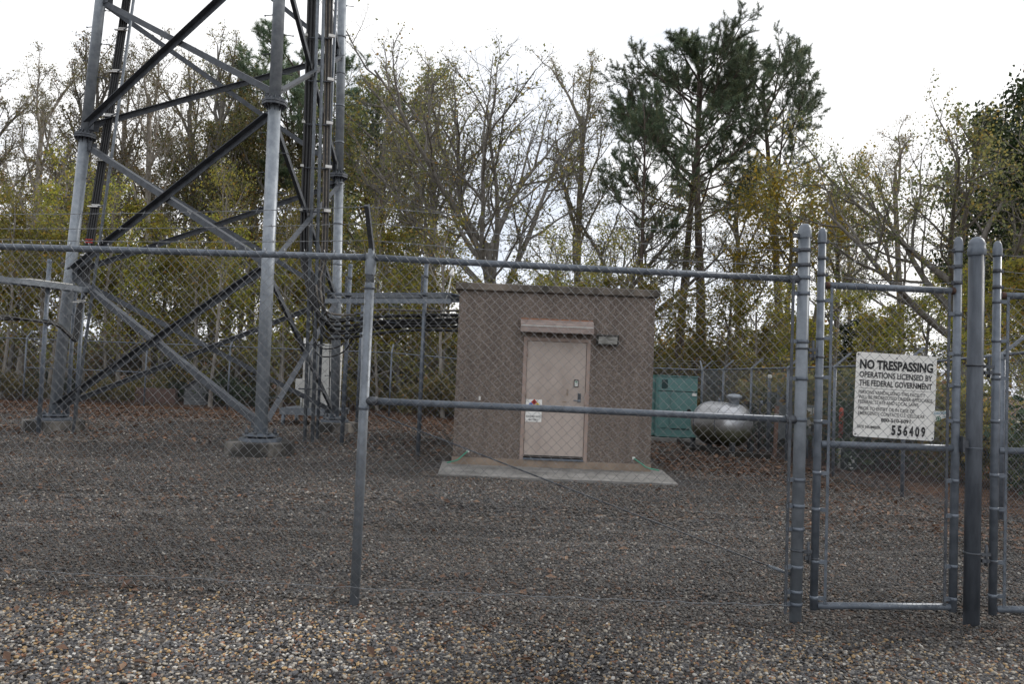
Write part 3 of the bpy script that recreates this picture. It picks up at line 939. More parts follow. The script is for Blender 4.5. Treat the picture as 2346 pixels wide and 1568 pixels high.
    MB().axes(((a0 + a1) / 2, BY - 0.012, ztop_ + 0.006), ((a1 - a0) / 2, 0, 0), (0, 0.010, 0), (0, 0, 0.008)).build('sealant_bead', M['hood_edge'], hood)
    MB().axes(((a0 + a1) / 2, BY - 0.304, ztop_ - 0.135), ((a1 - a0) / 2 - 0.01, 0, 0), (0, 0.003, 0), (0, 0, 0.008)).build('trim_strip', M['cabinet'], hood)
    # wall light
    l0, l1 = P(1366, 767, BY), P(1415, 793, BY)
    lx, lz = (l0.x + l1.x) / 2, (l0.z + l1.z) / 2
    lw, lh = l1.x - l0.x, l0.z - l1.z
    lm = MB()
    prof = [(BY, lz + lh / 2), (BY - 0.15, lz + lh / 2), (BY - 0.17, lz + lh / 2 - 0.02), (BY - 0.12, lz - lh / 2), (BY, lz - lh / 2)]
    lm._add([(lx - lw / 2, y, z) for y, z in prof] + [(lx + lw / 2, y, z) for y, z in prof], [(i, (i + 1) % 5, 5 + (i + 1) % 5, 5 + i) for i in range(5)] + [(0, 1, 2, 3, 4), (9, 8, 7, 6, 5)])
    lamp = lm.build('wall_light', M['lampbody'], root)
    c = Vector((lx, BY - 0.152, lz - 0.012)); u = Vector((lw / 2 - 0.03, 0, 0)); dn = Vector((0, -0.05, lh - 0.02)).normalized()
    MB().axes(c, u, dn.cross(Vector((1, 0, 0))) * 0.006, dn * (lh / 2 - 0.03)).build('lens', M['lens'], lamp)
    # ground straps: copper lugs with green wires
    for (x, y, ex, ey, ev) in ((1072, 1034, 1024, 1061, BY - 0.15), (1452, 1051, 1510, 1079, BY - 0.12)):
        p = P(x, y, BY - 0.02); q = P(ex, ey, ev)
        mid = (p + q) / 2 + Vector((0, -0.08, -0.05))
        st = MB().tube(smooth_path([p, p.lerp(mid, 0.6) + Vector((0, -0.03, 0.0)), mid, q], 6), 0.012, 6).build('ground_wire', M['greenwire'], root)
        MB().box((p.x, BY - 0.012, p.z), (0.05, 0.024, 0.05)).build('ground_lug', M['white_clean'], st)
    q = P(1099, 913, BY)
    MB().box((q.x, BY - 0.015, q.z), (0.035, 0.03, 0.07)).build('outlet_box', M['cabinet'], root)
    q = P(1066, 912, BY)
    MB().box((q.x, BY - 0.01, q.z), (0.03, 0.02, 0.03)).build('wall_plug', M['black_matte'], root)
    # cable entry plate on the side wall
    MB().box((x0 - 0.012, 15.45, 2.55), (0.024, 0.7, 0.7)).build('cable_entry', M['galv'], root)
    # concrete pad
    pad = MB()
    f0, f1 = P(1002, 1094, 12.95), P(1553, 1116, 12.95)
    pad.prism([(f0.x, 12.95), (f1.x, 12.95), (x1 + 0.30, BY + 0.4), (x0 - 0.22, BY + 0.4)], -0.45, zb - 0.012)
    po = pad.build('concrete_pad', M['concrete'], None, bevel=0.01)
    tag(po, kind='structure')
    return door, x0, x1, dy
DOOR, SX0, SX1, DOOR_Y = build_shelter()

# ------------------------------------------------------------------ lettering
def text_mesh(name, txt, origin, right, up, width, cap, material, parent, bold=0.0, squeeze=True, lift=0.0015):
    cu = bpy.data.curves.new(name, 'FONT')
    cu.body = txt
    cu.size = 1.0
    cu.offset = bold
    cu.resolution_u = 3
    tmp = bpy.data.objects.new(name, cu)
    col.objects.link(tmp)
    dg = bpy.context.evaluated_depsgraph_get()
    me = bpy.data.meshes.new_from_object(tmp.evaluated_get(dg))
    bpy.data.objects.remove(tmp); bpy.data.curves.remove(cu)
    co = np.empty(len(me.vertices) * 3); me.vertices.foreach_get('co', co); co = co.reshape(-1, 3)
    lo, hi = co.min(0), co.max(0)
    capref = 0.70 + 2 * bold
    sx = width / (hi[0] - lo[0]); sy = cap / capref
    n = right.cross(up)
    base = -bold
    out = np.array([origin + right * float((c[0] - lo[0]) * sx) + up * float((c[1] - base) * sy) + n * lift for c in co])
    me.vertices.foreach_set('co', out.ravel())
    me.materials.clear(); me.materials.append(material)
    me.update()
    return link(name, me, parent)

def build_door_sign():
    a, b = P(1205, 915, BY), P(1240, 968, BY)
    w, h = b.x - a.x, a.z - b.z
    root = thing('hazard_sign', ((a.x + b.x) / 2, DOOR_Y, (a.z + b.z) / 2), 'white battery acid hazard sign with coloured diamond on the beige door', 'sign')
    y = DOOR_Y - 0.004
    MB().box(((a.x + b.x) / 2, y, (a.z + b.z) / 2), (w, 0.004, h)).build('plate', M['white_clean'], root)
    dc = Vector((a.x + w * 0.52, y - 0.0035, a.z - h * 0.27))
    s = w * 0.205
    def dia(dx, dz, mt, nm):
        c = dc + Vector((dx, 0, dz))
        MB()._add([c + Vector((0, 0, s * 0.96)), c + Vector((s * 0.96, 0, 0)), c + Vector((0, 0, -s * 0.96)), c + Vector((-s * 0.96, 0, 0)),
                   c + Vector((0, 0.002, s * 0.96)), c + Vector((s * 0.96, 0.002, 0)), c + Vector((0, 0.002, -s * 0.96)), c + Vector((-s * 0.96, 0.002, 0))],
                  [(0, 3, 2, 1), (4, 5, 6, 7), (0, 1, 5, 4), (1, 2, 6, 5), (2, 3, 7, 6), (3, 0, 4, 7)]).build(nm, M[mt], root)
    dia(0, s, 'red', 'diamond'); dia(-s, 0, 'blue', 'diamond'); dia(s, 0, 'yellow', 'diamond')
    X, Z = Vector((1, 0, 0)), Vector((0, 0, 1))
    text_mesh('lettering', 'SULFURIC ACID', Vector((a.x + w * 0.05, y - 0.0025, a.z - h * 0.80)), X, Z, w * 0.9, h * 0.085, M['ink'], root, 0.02)
    text_mesh('lettering', 'BATTERY', Vector((a.x + w * 0.22, y - 0.0025, a.z - h * 0.95)), X, Z, w * 0.56, h * 0.085, M['ink'], root, 0.02)
    text_mesh('lettering', '3', Vector((dc.x - s - s * 0.25, dc.y - 0.002, dc.z - s * 0.35)), X, Z, s * 0.5, s * 0.8, M['ink'], root, 0.02)
    text_mesh('lettering', '2', Vector((dc.x + s - s * 0.25, dc.y - 0.002, dc.z - s * 0.35)), X, Z, s * 0.5, s * 0.8, M['ink'], root, 0.02)
    text_mesh('lettering', '0', Vector((dc.x - s * 0.25, dc.y - 0.002, dc.z + s - s * 0.35)), X, Z, s * 0.5, s * 0.8, M['ink'], root, 0.02)
build_door_sign()

# ================================================================== YARD EQUIPMENT
def build_cabinet():
    D = 21.2
    a, b = P(700, 787, D), P(766, 937, D)
    z0 = P(740, 937, D).z; z1 = P(740, 788, D).z
    root = thing('equipment_cabinet', ((a.x + b.x) / 2, D, z0), 'tall pale grey cabinet on a raised platform behind the tower', 'cabinet')
    w = b.x - a.x
    MB().box(((a.x + b.x) / 2, D + 0.35, (z0 + z1) / 2), (w, 0.7, z1 - z0)).build('body', M['cabinet'], root, bevel=0.01)
    sp = P(728, 800, D).x
    dr = MB().box(((sp + b.x) / 2 + 0.005, D - 0.014, (z0 + z1) / 2), (b.x - sp - 0.05, 0.024, z1 - z0 - 0.08)).build('door', M['cabinet'], root, bevel=0.005)
    MB().box(((a.x + sp) / 2, D - 0.012, (z0 + z1) / 2), (sp - a.x - 0.03, 0.02, z1 - z0 - 0.1)).build('side_panel', M['cabinet'], root, bevel=0.005)
    h = P(757, 858, D)
    MB().box((h.x, D - 0.04, h.z), (0.03, 0.03, 0.16)).build('handle', M['black_matte'], dr)
    for zz in (z1 - 0.2, z0 + 0.55):
        MB().box((b.x - 0.16, D - 0.03, zz), (0.14, 0.012, 0.012)).build('latch_bar', M['black_matte'], dr)
    # steel platform
    p0, p1 = P(640, 938, D - 0.35), P(775, 944, D - 0.35)
    zt = z0 - 0.003
    pf = thing('equipment_platform', ((p0.x + p1.x) / 2, D + 0.2, zg(-5, D)), 'low galvanized steel platform carrying the pale cabinet', 'platform')
    for y in (D - 0.3, D + 1.0):
        MB().box(((p0.x + p1.x) / 2, y, zt - 0.10), (p1.x - p0.x, 0.08, 0.15)).build('beam', M['galv_bright'], pf)
    MB().box(((p0.x + p1.x) / 2, D + 0.35, zt - 0.012), (p1.x - p0.x - 0.02, 1.36, 0.024)).build('deck', M['galv'], pf)
    g = zg(-5, D)
    for x in (p0.x + 0.1, p1.x - 0.1):
        for y in (D - 0.3, D + 1.0):
            MB().cyl((x, y, g - 0.05), (x, y, zt - 0.176), 0.05, 10).build('leg', M['galv'], pf)
    # meter box with pipe beside it
    q0, q1 = P(679, 868, D - 0.1), P(698, 904, D - 0.1)
    mb = thing('junction_box', ((q0.x + q1.x) / 2, D - 0.1, zt), 'small pale box on a thin pipe left of the tall pale cabinet', 'box')
    MB().box(((q0.x + q1.x) / 2, D - 0.1, (q0.z + q1.z) / 2), (q1.x - q0.x, 0.14, q0.z - q1.z)).build('body', M['cabinet'], mb, bevel=0.006)
    MB().cyl(((q0.x + q1.x) / 2 + 0.03, D - 0.06, zt), ((q0.x + q1.x) / 2 + 0.03, D - 0.06, q1.z), 0.025, 8).build('pipe', M['cabinet'], mb)
    MB().cyl(((q0.x + q1.x) / 2 + 0.05, D - 0.06, q0.z), ((q0.x + q1.x) / 2 + 0.05, D - 0.06, q0.z + 0.75), 0.018, 8).build('conduit', M['white_clean'], mb)
    MB().cyl(((q0.x + q1.x) / 2 + 0.05, D - 0.06, q0.z + 0.75), ((q0.x + q1.x) / 2 + 0.05, D - 0.06, q0.z + 1.1), 0.04, 10).build('surge_tube', M['white_clean'], mb)
    for i, x in enumerate((707, 716, 722)):
        q = P(x, 900, D - 0.1)
        o = MB().tube([(q.x, D - 0.08, zt), (q.x, D - 0.08, z1 - 0.3 + 0.1 * i), (q.x + 0.02, D + 0.0, z1 - 0.15 + 0.1 * i)], 0.02, 8).build('conduit_pipe', M['galv_bright'])
        tag(o, 'thin steel conduit rising in front of the pale cabinet', 'conduit', 'conduits on the pale cabinet')
build_cabinet()

def build_generator():
    D = 22.2
    xl, xr = P(1506, 930, D).x, P(1597, 930, D).x
    z0, z1 = P(1550, 1003, D).z, P(1550, 863, D).z
    g = zg(5, D)
    root = thing('standby_generator', ((xl + xr) / 2, D + 1.0, g), 'teal green generator enclosure standing behind the silver tank', 'generator')
    dpt = 2.3
    ew = 0.25
    MB().box(((xl + xr) / 2 - 0.35, D + dpt / 2 + 0.05, (g - 0.1 + z0) / 2 - 0.01), (xr - xl + 1.2, dpt + 0.5, z0 - g + 0.08)).build('pad', M['concrete'], root)
    MB().box(((xl + xr) / 2, D + dpt / 2, (z0 + z1) / 2), (xr - xl, dpt, z1 - z0)).build('enclosure', M['teal'], root, bevel=0.015)
    # narrower end hood on the left
    MB().box((xl - 0.22, D + 0.25 + dpt / 2, (z0 + z1) / 2 - 0.04), (0.44, dpt - 0.2, z1 - z0 - 0.1)).build('end_hood', M['teal'], root, bevel=0.015)
    MB().box(((xl + xr) / 2, D + dpt / 2 - 0.01, z1 + 0.012), (xr - xl + 0.05, dpt + 0.06, 0.025)).build('lid', M['teal'], root)
    y = D - 0.008
    zs = z1 - (z1 - z0) * 0.245
    H = z1 - z0; Wd = xr - xl
    MB().box(((xl + xr) / 2, y, zs), (Wd - 0.02, 0.006, 0.018)).build('seam', M['black_matte'], root)
    lv = MB().box((xl + 0.17 * Wd, y - 0.002, z1 - 0.13 * H), (0.15 * Wd, 0.006, 0.15 * H)).build('louver', M['teal_dark'], root)
    for i in range(6):
        MB().box((xl + 0.17 * Wd, y - 0.012, z1 - 0.07 * H - i * 0.024 * H), (0.15 * Wd, 0.012, 0.008)).build('slat', M['teal_dark'], lv)
    d1 = MB().box((xl + 0.57 * Wd, y - 0.004, z0 + 0.44 * H), (0.48 * Wd, 0.016, 0.58 * H)).build('door', M['teal'], root, bevel=0.004)
    MB().box((xl + 0.57 * Wd, y - 0.0, z0 + 0.135 * H), (0.5 * Wd, 0.01, 0.014)).build('gap', M['black_matte'], root)
    MB().box((xl + 0.15 * Wd, y - 0.004, z0 + 0.44 * H), (0.24 * Wd, 0.016, 0.58 * H)).build('door', M['teal'], root, bevel=0.004)
    MB().box((xl + 0.24 * Wd, y - 0.016, z0 + 0.42 * H), (0.02, 0.012, 0.1)).build('latch', M['black_matte'], root)
    MB().cyl((xl + 0.79 * Wd, y, z0 + 0.44 * H), (xl + 0.79 * Wd, y - 0.06, z0 + 0.44 * H), 0.055, 16).build('port', M['black_matte'], root)
    MB().box((xl + 0.92 * Wd, y - 0.004, z1 - 0.29 * H), (0.11 * Wd, 0.008, 0.045 * H)).build('data_plate', M['white_clean'], root)
    MB().cyl((xl - 0.1, D + 0.9, z1), (xl - 0.1, D + 0.9, z1 + 0.12), 0.05, 12).build('exhaust_stub', M['galv'], root)
build_generator()

def build_tank():
    D = 18.6
    c = P(1672, 976, D)
    g = zg(c.x, D)
    rad, half = 0.535, 0.40
    ang = R(24)
    ax = Vector((math.sin(ang), -math.cos(ang), 0))        # towards the viewer and a little right
    root = thing('propane_tank', (c.x, D, c.z - rad), 'silver propane tank with rounded end and small dome in the gravel yard', 'tank')
    prof = []
    for i in range(9):
        t = math.pi / 2 * (1 - i / 8)
        prof.append((rad * math.cos(t), -half - 0.42 * math.sin(t)))
    for i in range(1, 5):
        prof.append((rad, -half + 2 * half * i / 5))
    for i in range(9):
        t = math.pi / 2 * i / 8
        prof.append((rad * math.cos(t), half + 0.42 * math.sin(t)))
    cc = Vector((c.x, D + 0.75, c.z))
    body = MB().lathe(cc, prof, 36, ax).build('body', M['tank'], None)
    me = body.data
    me.transform(Matrix.Translation((-c.x, -D, -(c.z - rad))))
    body.parent = root
    for s in (-1, 1):
        w = MB().lathe(cc + ax * (s * half), [(rad - 0.002, -0.012), (rad + 0.006, -0.006), (rad + 0.006, 0.006), (rad - 0.002, 0.012)], 36, ax)
        w.build('weld_seam', M['galv'], root)
    top = cc + Vector((-0.0, 0, rad)) + ax * 0.45
    dm = MB().lathe(top, [(0.12, -0.05), (0.12, 0.07), (0.14, 0.09), (0.18, 0.11), (0.19, 0.14), (0.17, 0.18), (0.11, 0.21), (0.0, 0.22)], 24).build('dome', M['leg'], root)
    MB().cyl(top + Vector((0.0, 0, 0.0)) + ax * 0.95 - Vector((0, 0, 0.02)), top + ax * 0.95 + Vector((0, 0, 0.10)), 0.03, 10).build('valve', M['galv'], root)
    MB().cyl(top - ax * 0.55 - Vector((0, 0, 0.02)), top - ax * 0.55 + Vector((0, 0, 0.09)), 0.025, 10).build('lifting_lug', M['galv'], root)
    side = Vector((-ax.y, ax.x, 0))
    for s in (-1, 1):
        for k in (-1, 1):
            q = cc + ax * (0.75 * s) + side * (0.27 * k)
            MB().axes((q.x, q.y, (g - 0.05 + cc.z - 0.40) / 2), ax * 0.05, side * 0.045, Vector((0, 0, (cc.z - 0.40 - g + 0.05) / 2))).build('leg', M['galv_dark'], root)
        q = cc + ax * (0.75 * s)
        MB().axes((q.x, q.y, g + 0.04), ax * 0.2, side * 0.45, Vector((0, 0, 0.05))).build('support_block', M['concrete_stain'], root)
    # timber edging round the tank bed
    def edge(x0, y0, x1, y1, label):
        def gp(x, y):
            d = ray(x, y); t = (EYE - 0.0 + 0.21 + 0.0) / -d.z
            q = d * t
            return Vector((q.x, q.y, 0))
        p, q = gp(x0, y0), gp(x1, y1)
        d = (q - p).normalized(); n = Vector((-d.y, d.x, 0))
        z = zg(5, 18)
        o = MB().axes((p + q) / 2 + Vector((0, 0, z + 0.035)), (q - p) / 2, n * 0.09, Vector((0, 0, 0.10))).build('edging_timber', M['timber'], None, bevel=0.012)
        tag(o, label, 'timber', 'timbers round the tank bed')
    edge(1556, 1012, 1640, 1040, 'short dark timber edging left of the silver tank')
    edge(1646, 1042, 1766, 1050, 'long dark timber edging in front of the silver tank')
build_tank()

def build_right_utilities():
    # meter panel outside the side fence
    D = 20.0
    a, b = P(1784, 878, D), P(1804, 1006, D)
    g = zg(7, D)
    root = thing('utility_panel', ((a.x + b.x) / 2, D, g), 'tall grey electrical panel between two posts beyond the side fence', 'utility panel')
    MB().box(((a.x + b.x) / 2 + 0.04, D, (a.z + b.z) / 2), (b.x - a.x + 0.1, 0.2, a.z - b.z)).build('cabinet', M['grey_box'], root, bevel=0.01)
    MB().box(((a.x + b.x) / 2 + 0.04, D - 0.108, (a.z + b.z) / 2 + 0.3), (0.14, 0.02, 0.2)).build('meter_face', M['galv_dark'], root)
    for x in (1768, 1811):
        q = P(x, 862, D)
        po = MB().cyl((q.x, D + 0.14, g - 0.1), (q.x, D + 0.14, q.z), 0.05, 12).build('post', M['galv'], root)
        MB().lathe((q.x, D + 0.14, q.z), [(0.055, -0.05), (0.055, 0), (0.04, 0.03), (0, 0.04)], 12).build('cap', M['white_clean'], po)
    q0, q1 = P(1768, 900, D), P(1811, 900, D)
    for zz in (1.25, 0.45):
        MB().axes(((q0.x + q1.x) / 2, D + 0.112, zz), ((q1.x - q0.x) / 2, 0, 0), (0, 0.012, 0), (0, 0, 0.03)).build('strut', M['galv'], root)
    # leaning wooden stake
    s0, s1 = P(1775, 1026, 18.9), P(1780, 931, 18.9)
    o = thing('wooden_stake', (s0.x, s0.y, zg(6, 18.9)), 'reddish brown weathered stake in front of the grey panel', 'stake')
    s0.z = zg(6, 18.9) - 0.05
    u = (s1 - s0).normalized(); n = Vector((0, 1, 0)); w = u.cross(n)
    MB().axes((s0 + s1) / 2, w * 0.045, n * 0.03, u * (s1 - s0).length / 2).build('shaft', M['stake'], o, bevel=0.006)
    t0 = s0.lerp(s1, 0.80); 
    MB().axes(t0, w * 0.048, n * 0.033, u * 0.07).build('paint_band', M['cabinet'], o)
    # notice box on legs
    D2 = 18.9
    a, b = P(1846, 929, D2), P(1871, 999, D2)
    g = zg(7, D2)
    nb = thing('notice_board', ((a.x + b.x) / 2, D2, g), 'grey board covered with faded notices behind the gate post', 'notice board')
    MB().box(((a.x + b.x) / 2, D2, (a.z + b.z) / 2), (b.x - a.x, 0.06, a.z - b.z)).build('board', M['grey_box'], nb, bevel=0.005)
    for (fx, fz, w_, h_) in ((0.28, 0.24, 0.4, 0.3), (0.74, 0.2, 0.32, 0.24), (0.3, 0.62, 0.36, 0.28), (0.75, 0.52, 0.36, 0.2)):
        MB().box((a.x + fx * (b.x - a.x), D2 - 0.033, a.z - fz * (a.z - b.z)), (w_ * (b.x - a.x), 0.006, h_ * (a.z - b.z))).build('notice', M['cabinet'], nb)
    MB().box((a.x + 0.62 * (b.x - a.x), D2 - 0.034, a.z - 0.76 * (a.z - b.z)), (0.1, 0.008, 0.16)).build('stencil_mark', M['ink'], nb)
    for f in (0.25, 0.75):
        x = a.x + f * (b.x - a.x)
        MB().cyl((x, D2 + 0.03, g - 0.1), (x, D2 + 0.03, b.z - 0.004), 0.028, 8).build('leg', M['galv'], nb)
    # orange topped cable marker
    D3 = 16.9
    p0, p1 = P(1924, 1055, D3), P(1928, 935, D3)
    p0.z = zg(7, D3) - 0.05
    mk = thing('cable_marker', (p0.x, D3, zg(7, D3)), 'white flexible marker post with an orange top beside the gate', 'marker post')
    d = p1 - p0
    MB().tube([p0, p0 + d * 0.52], 0.042, 12).build('post', M['cabinet'], mk)
    MB().tube([p0 + d * 0.52, p0 + d * 0.97, p1], 0.045, 12, r_list=[0.045, 0.045, 0.03]).build('sleeve', M['redorange'], mk)
    MB().tube([p0 + d * 0.20, p0 + d * 0.25], 0.046, 12).build('yellow_band', M['yellow'], mk)
    # low dark pedestal
    a, b = P(1931, 1030, 16.6), P(1957, 1064, 16.6)
    pd = thing('telephone_pedestal', ((a.x + b.x) / 2, 16.6, zg(7, 16.6)), 'low dark green pedestal with white splotches beside the marker', 'pedestal')
    zz = zg(7, 16.6) - 0.03
    MB().box(((a.x + b.x) / 2, 16.6, (a.z + zz) / 2), (b.x - a.x, 0.24, a.z - zz)).build('body', mat('dark_green_pedestal', (0.03, 0.045, 0.04), (0.02, 0.03, 0.028), 6, 0.5), pd, bevel=0.02)
    for (fx, fz, w_, h_) in ((0.45, 0.3, 0.06, 0.04), (0.62, 0.5, 0.08, 0.06), (0.4, 0.62, 0.05, 0.07), (0.55, 0.8, 0.07, 0.03)):
        MB().box((a.x + fx * (b.x - a.x), 16.6 - 0.123, a.z - fz * (a.z - zz)), (w_, 0.006, h_)).build('label_patch', M['cabinet'], pd)
    # thin dark pipe behind the tank
    q = P(1738, 1015, 19.6)
    o = MB().tube([(q.x, q.y, zg(6, 19) - 0.05), (q.x + 0.01, q.y, zg(6, 19) + 1.25)], 0.03, 8).build('vent_pipe', M['timber'])
    tag(o, 'thin dark pipe standing right of the silver tank', 'pipe')
build_right_utilities()

def build_far_sheds():
    D = 28.4
    a, b = P(424, 868, D), P(470, 925, D)
    zt = P(447, 872, D).z; g = zg(-13, D)
    cx, w, d = (a.x + b.x) / 2, b.x - a.x, 1.0
    root = thing('garden_shed', (cx, D + d / 2, g), 'small grey shed with a pitched roof among the trees behind the tower', 'shed')
    ez = zt - 0.3
    n = 6
    for i in range(n):
        z0 = g + (ez - g) * i / n; z1 = g + (ez - g) * (i + 1) / n
        MB().box((cx, D + d / 2, (z0 + z1) / 2), (w - 0.006 * (i % 2), d - 0.006 * (i % 2), z1 - z0 - 0.012)).build('siding_board', M['shed'], root)
    m = MB()
    ov = 0.08
    for s in (-1, 1):
        p0 = Vector((cx, D - ov, zt)); e = Vector((cx + s * (w / 2 + ov), D - ov, ez - 0.05))
        u = (e - p0) / 2
        nn = Vector((-u.z, 0, u.x)).normalized() * (0.02 if s > 0 else -0.02)
        m.axes((p0 + e) / 2 + Vector((0, (d + 2 * ov) / 2, 0)) + nn, u, Vector((0, (d + 2 * ov) / 2, 0)), nn.normalized() * 0.02)
    m.build('roof', M['shed_roof'], root)
    MB()._add([(cx - w / 2, D + 0.01, ez), (cx + w / 2, D + 0.01, ez), (cx, D + 0.01, zt - 0.02), (cx - w / 2, D + d - 0.01, ez), (cx + w / 2, D + d - 0.01, ez), (cx, D + d - 0.01, zt - 0.02)],
              [(0, 1, 2), (3, 5, 4), (0, 3, 4, 1), (1, 4, 5, 2), (2, 5, 3, 0)]).build('gable', M['shed'], root)
    # low brick wall glimpsed left of it
    p, q = P(310, 900, 29), P(402, 903, 29)
    o = MB().box(((p.x + q.x) / 2, 29.1, zg(-14, 29) + 0.26), (q.x - p.x, 0.22, 0.56)).build('low_brick_wall', M['brick'], None, bevel=0.02)
    tag(o, 'low faded brick wall left of the grey shed', 'wall')
build_far_sheds()

# ================================================================== CHAIN LINK
PITCHW = 0.0635
def chain_fabric(mapper, length, height, r, sides=3, knuckle=True):
    """mapper(s, h) -> point; zigzag wires that hook each other, built as arrays"""
    hp = PITCHW / 2
    n = int(length / hp)
    k = int(height / hp)
    ring = [(math.cos(2 * math.pi * j / sides), math.sin(2 * math.pi * j / sides)) for j in range(sides)]
    V, Q = [], []
    for w in range(n):
        base = len(V)
        cnt = 0
        for i in range(k + 1):
            odd = (i + w) % 2
            s = w * hp + (0 if odd else hp)
            off = 0.0022 if odd else -0.0022
            s += random.uniform(-0.0015, 0.0015)
            p = mapper(s, i * hp / (k * hp) if k else 0, off)
            for (c_, s_) in ring:
                V.append((p[0] + c_ * r, p[1] + s_ * r, p[2]))
            cnt += 1
        if knuckle:
            odd = (k + w) % 2
            s = w * hp + (0 if odd else hp)
            p = mapper(s + (0.008 if odd else -0.008), 1.0, 0)
            for (c_, s_) in ring:
                V.append((p[0] + c_ * r, p[1] + s_ * r, p[2] + 0.024))
            cnt += 1
        for i in range(cnt - 1):
            for j in range(sides):
                a = base + i * sides + j; b = base + i * sides + (j + 1) % sides
                Q.append((a, b, b + sides, a + sides))
    me = bpy.data.meshes.new('chain_link_fabric')
    me.from_pydata(V, [], Q)
    me.polygons.foreach_set('use_smooth', [True] * len(Q))
    return me

def barbed_wire(pts, r=0.0015):
    m = MB()
    pts = [Vector(p) for p in pts]
    # two twisted strands
    fine, dist = [], 0
    for i in range(len(pts) - 1):
        L_ = (pts[i + 1] - pts[i]).length
        k = max(2, int(L_ / 0.03))
        for j in range(k):
            fine.append(pts[i].lerp(pts[i + 1], j / k))
    fine.append(pts[-1])
    for ph in (0, math.pi):
        m.tube([p + Vector((0, math.cos(i * 1.1 + ph), math.sin(i * 1.1 + ph))) * 0.0017 for i, p in enumerate(fine)], r, 3, cap=False)
    for i in range(2, len(fine), 4):
        p = fine[i]
        for q in range(2):
            t = random.uniform(0, math.pi)
            d = Vector((random.uniform(-0.5, 0.5), math.cos(t), math.sin(t))).normalized() * 0.016
            m.tube([p - d, p + d], 0.0015, 3, cap=False)
    return m

def post_cap(x, y, z, r):
    return MB().lathe((x, y, z), [(r * 1.14, -0.055), (r * 1.14, -0.008), (r * 1.08, -0.002), (r * 1.05, 0.008), (r * 0.9, 0.024), (r * 0.55, 0.037), (0.0, 0.042)], 18)

def band(m, p, axis_dir, r, tab=None, h=0.024):
    m.cyl(p - axis_dir * h / 2, p + axis_dir * h / 2, r * 1.09, 16)
    if tab is not None:
        m.axes(p + tab * (r + 0.018), tab * 0.024, tab.cross(axis_dir).normalized() * 0.007, axis_dir * h / 2)
    return m

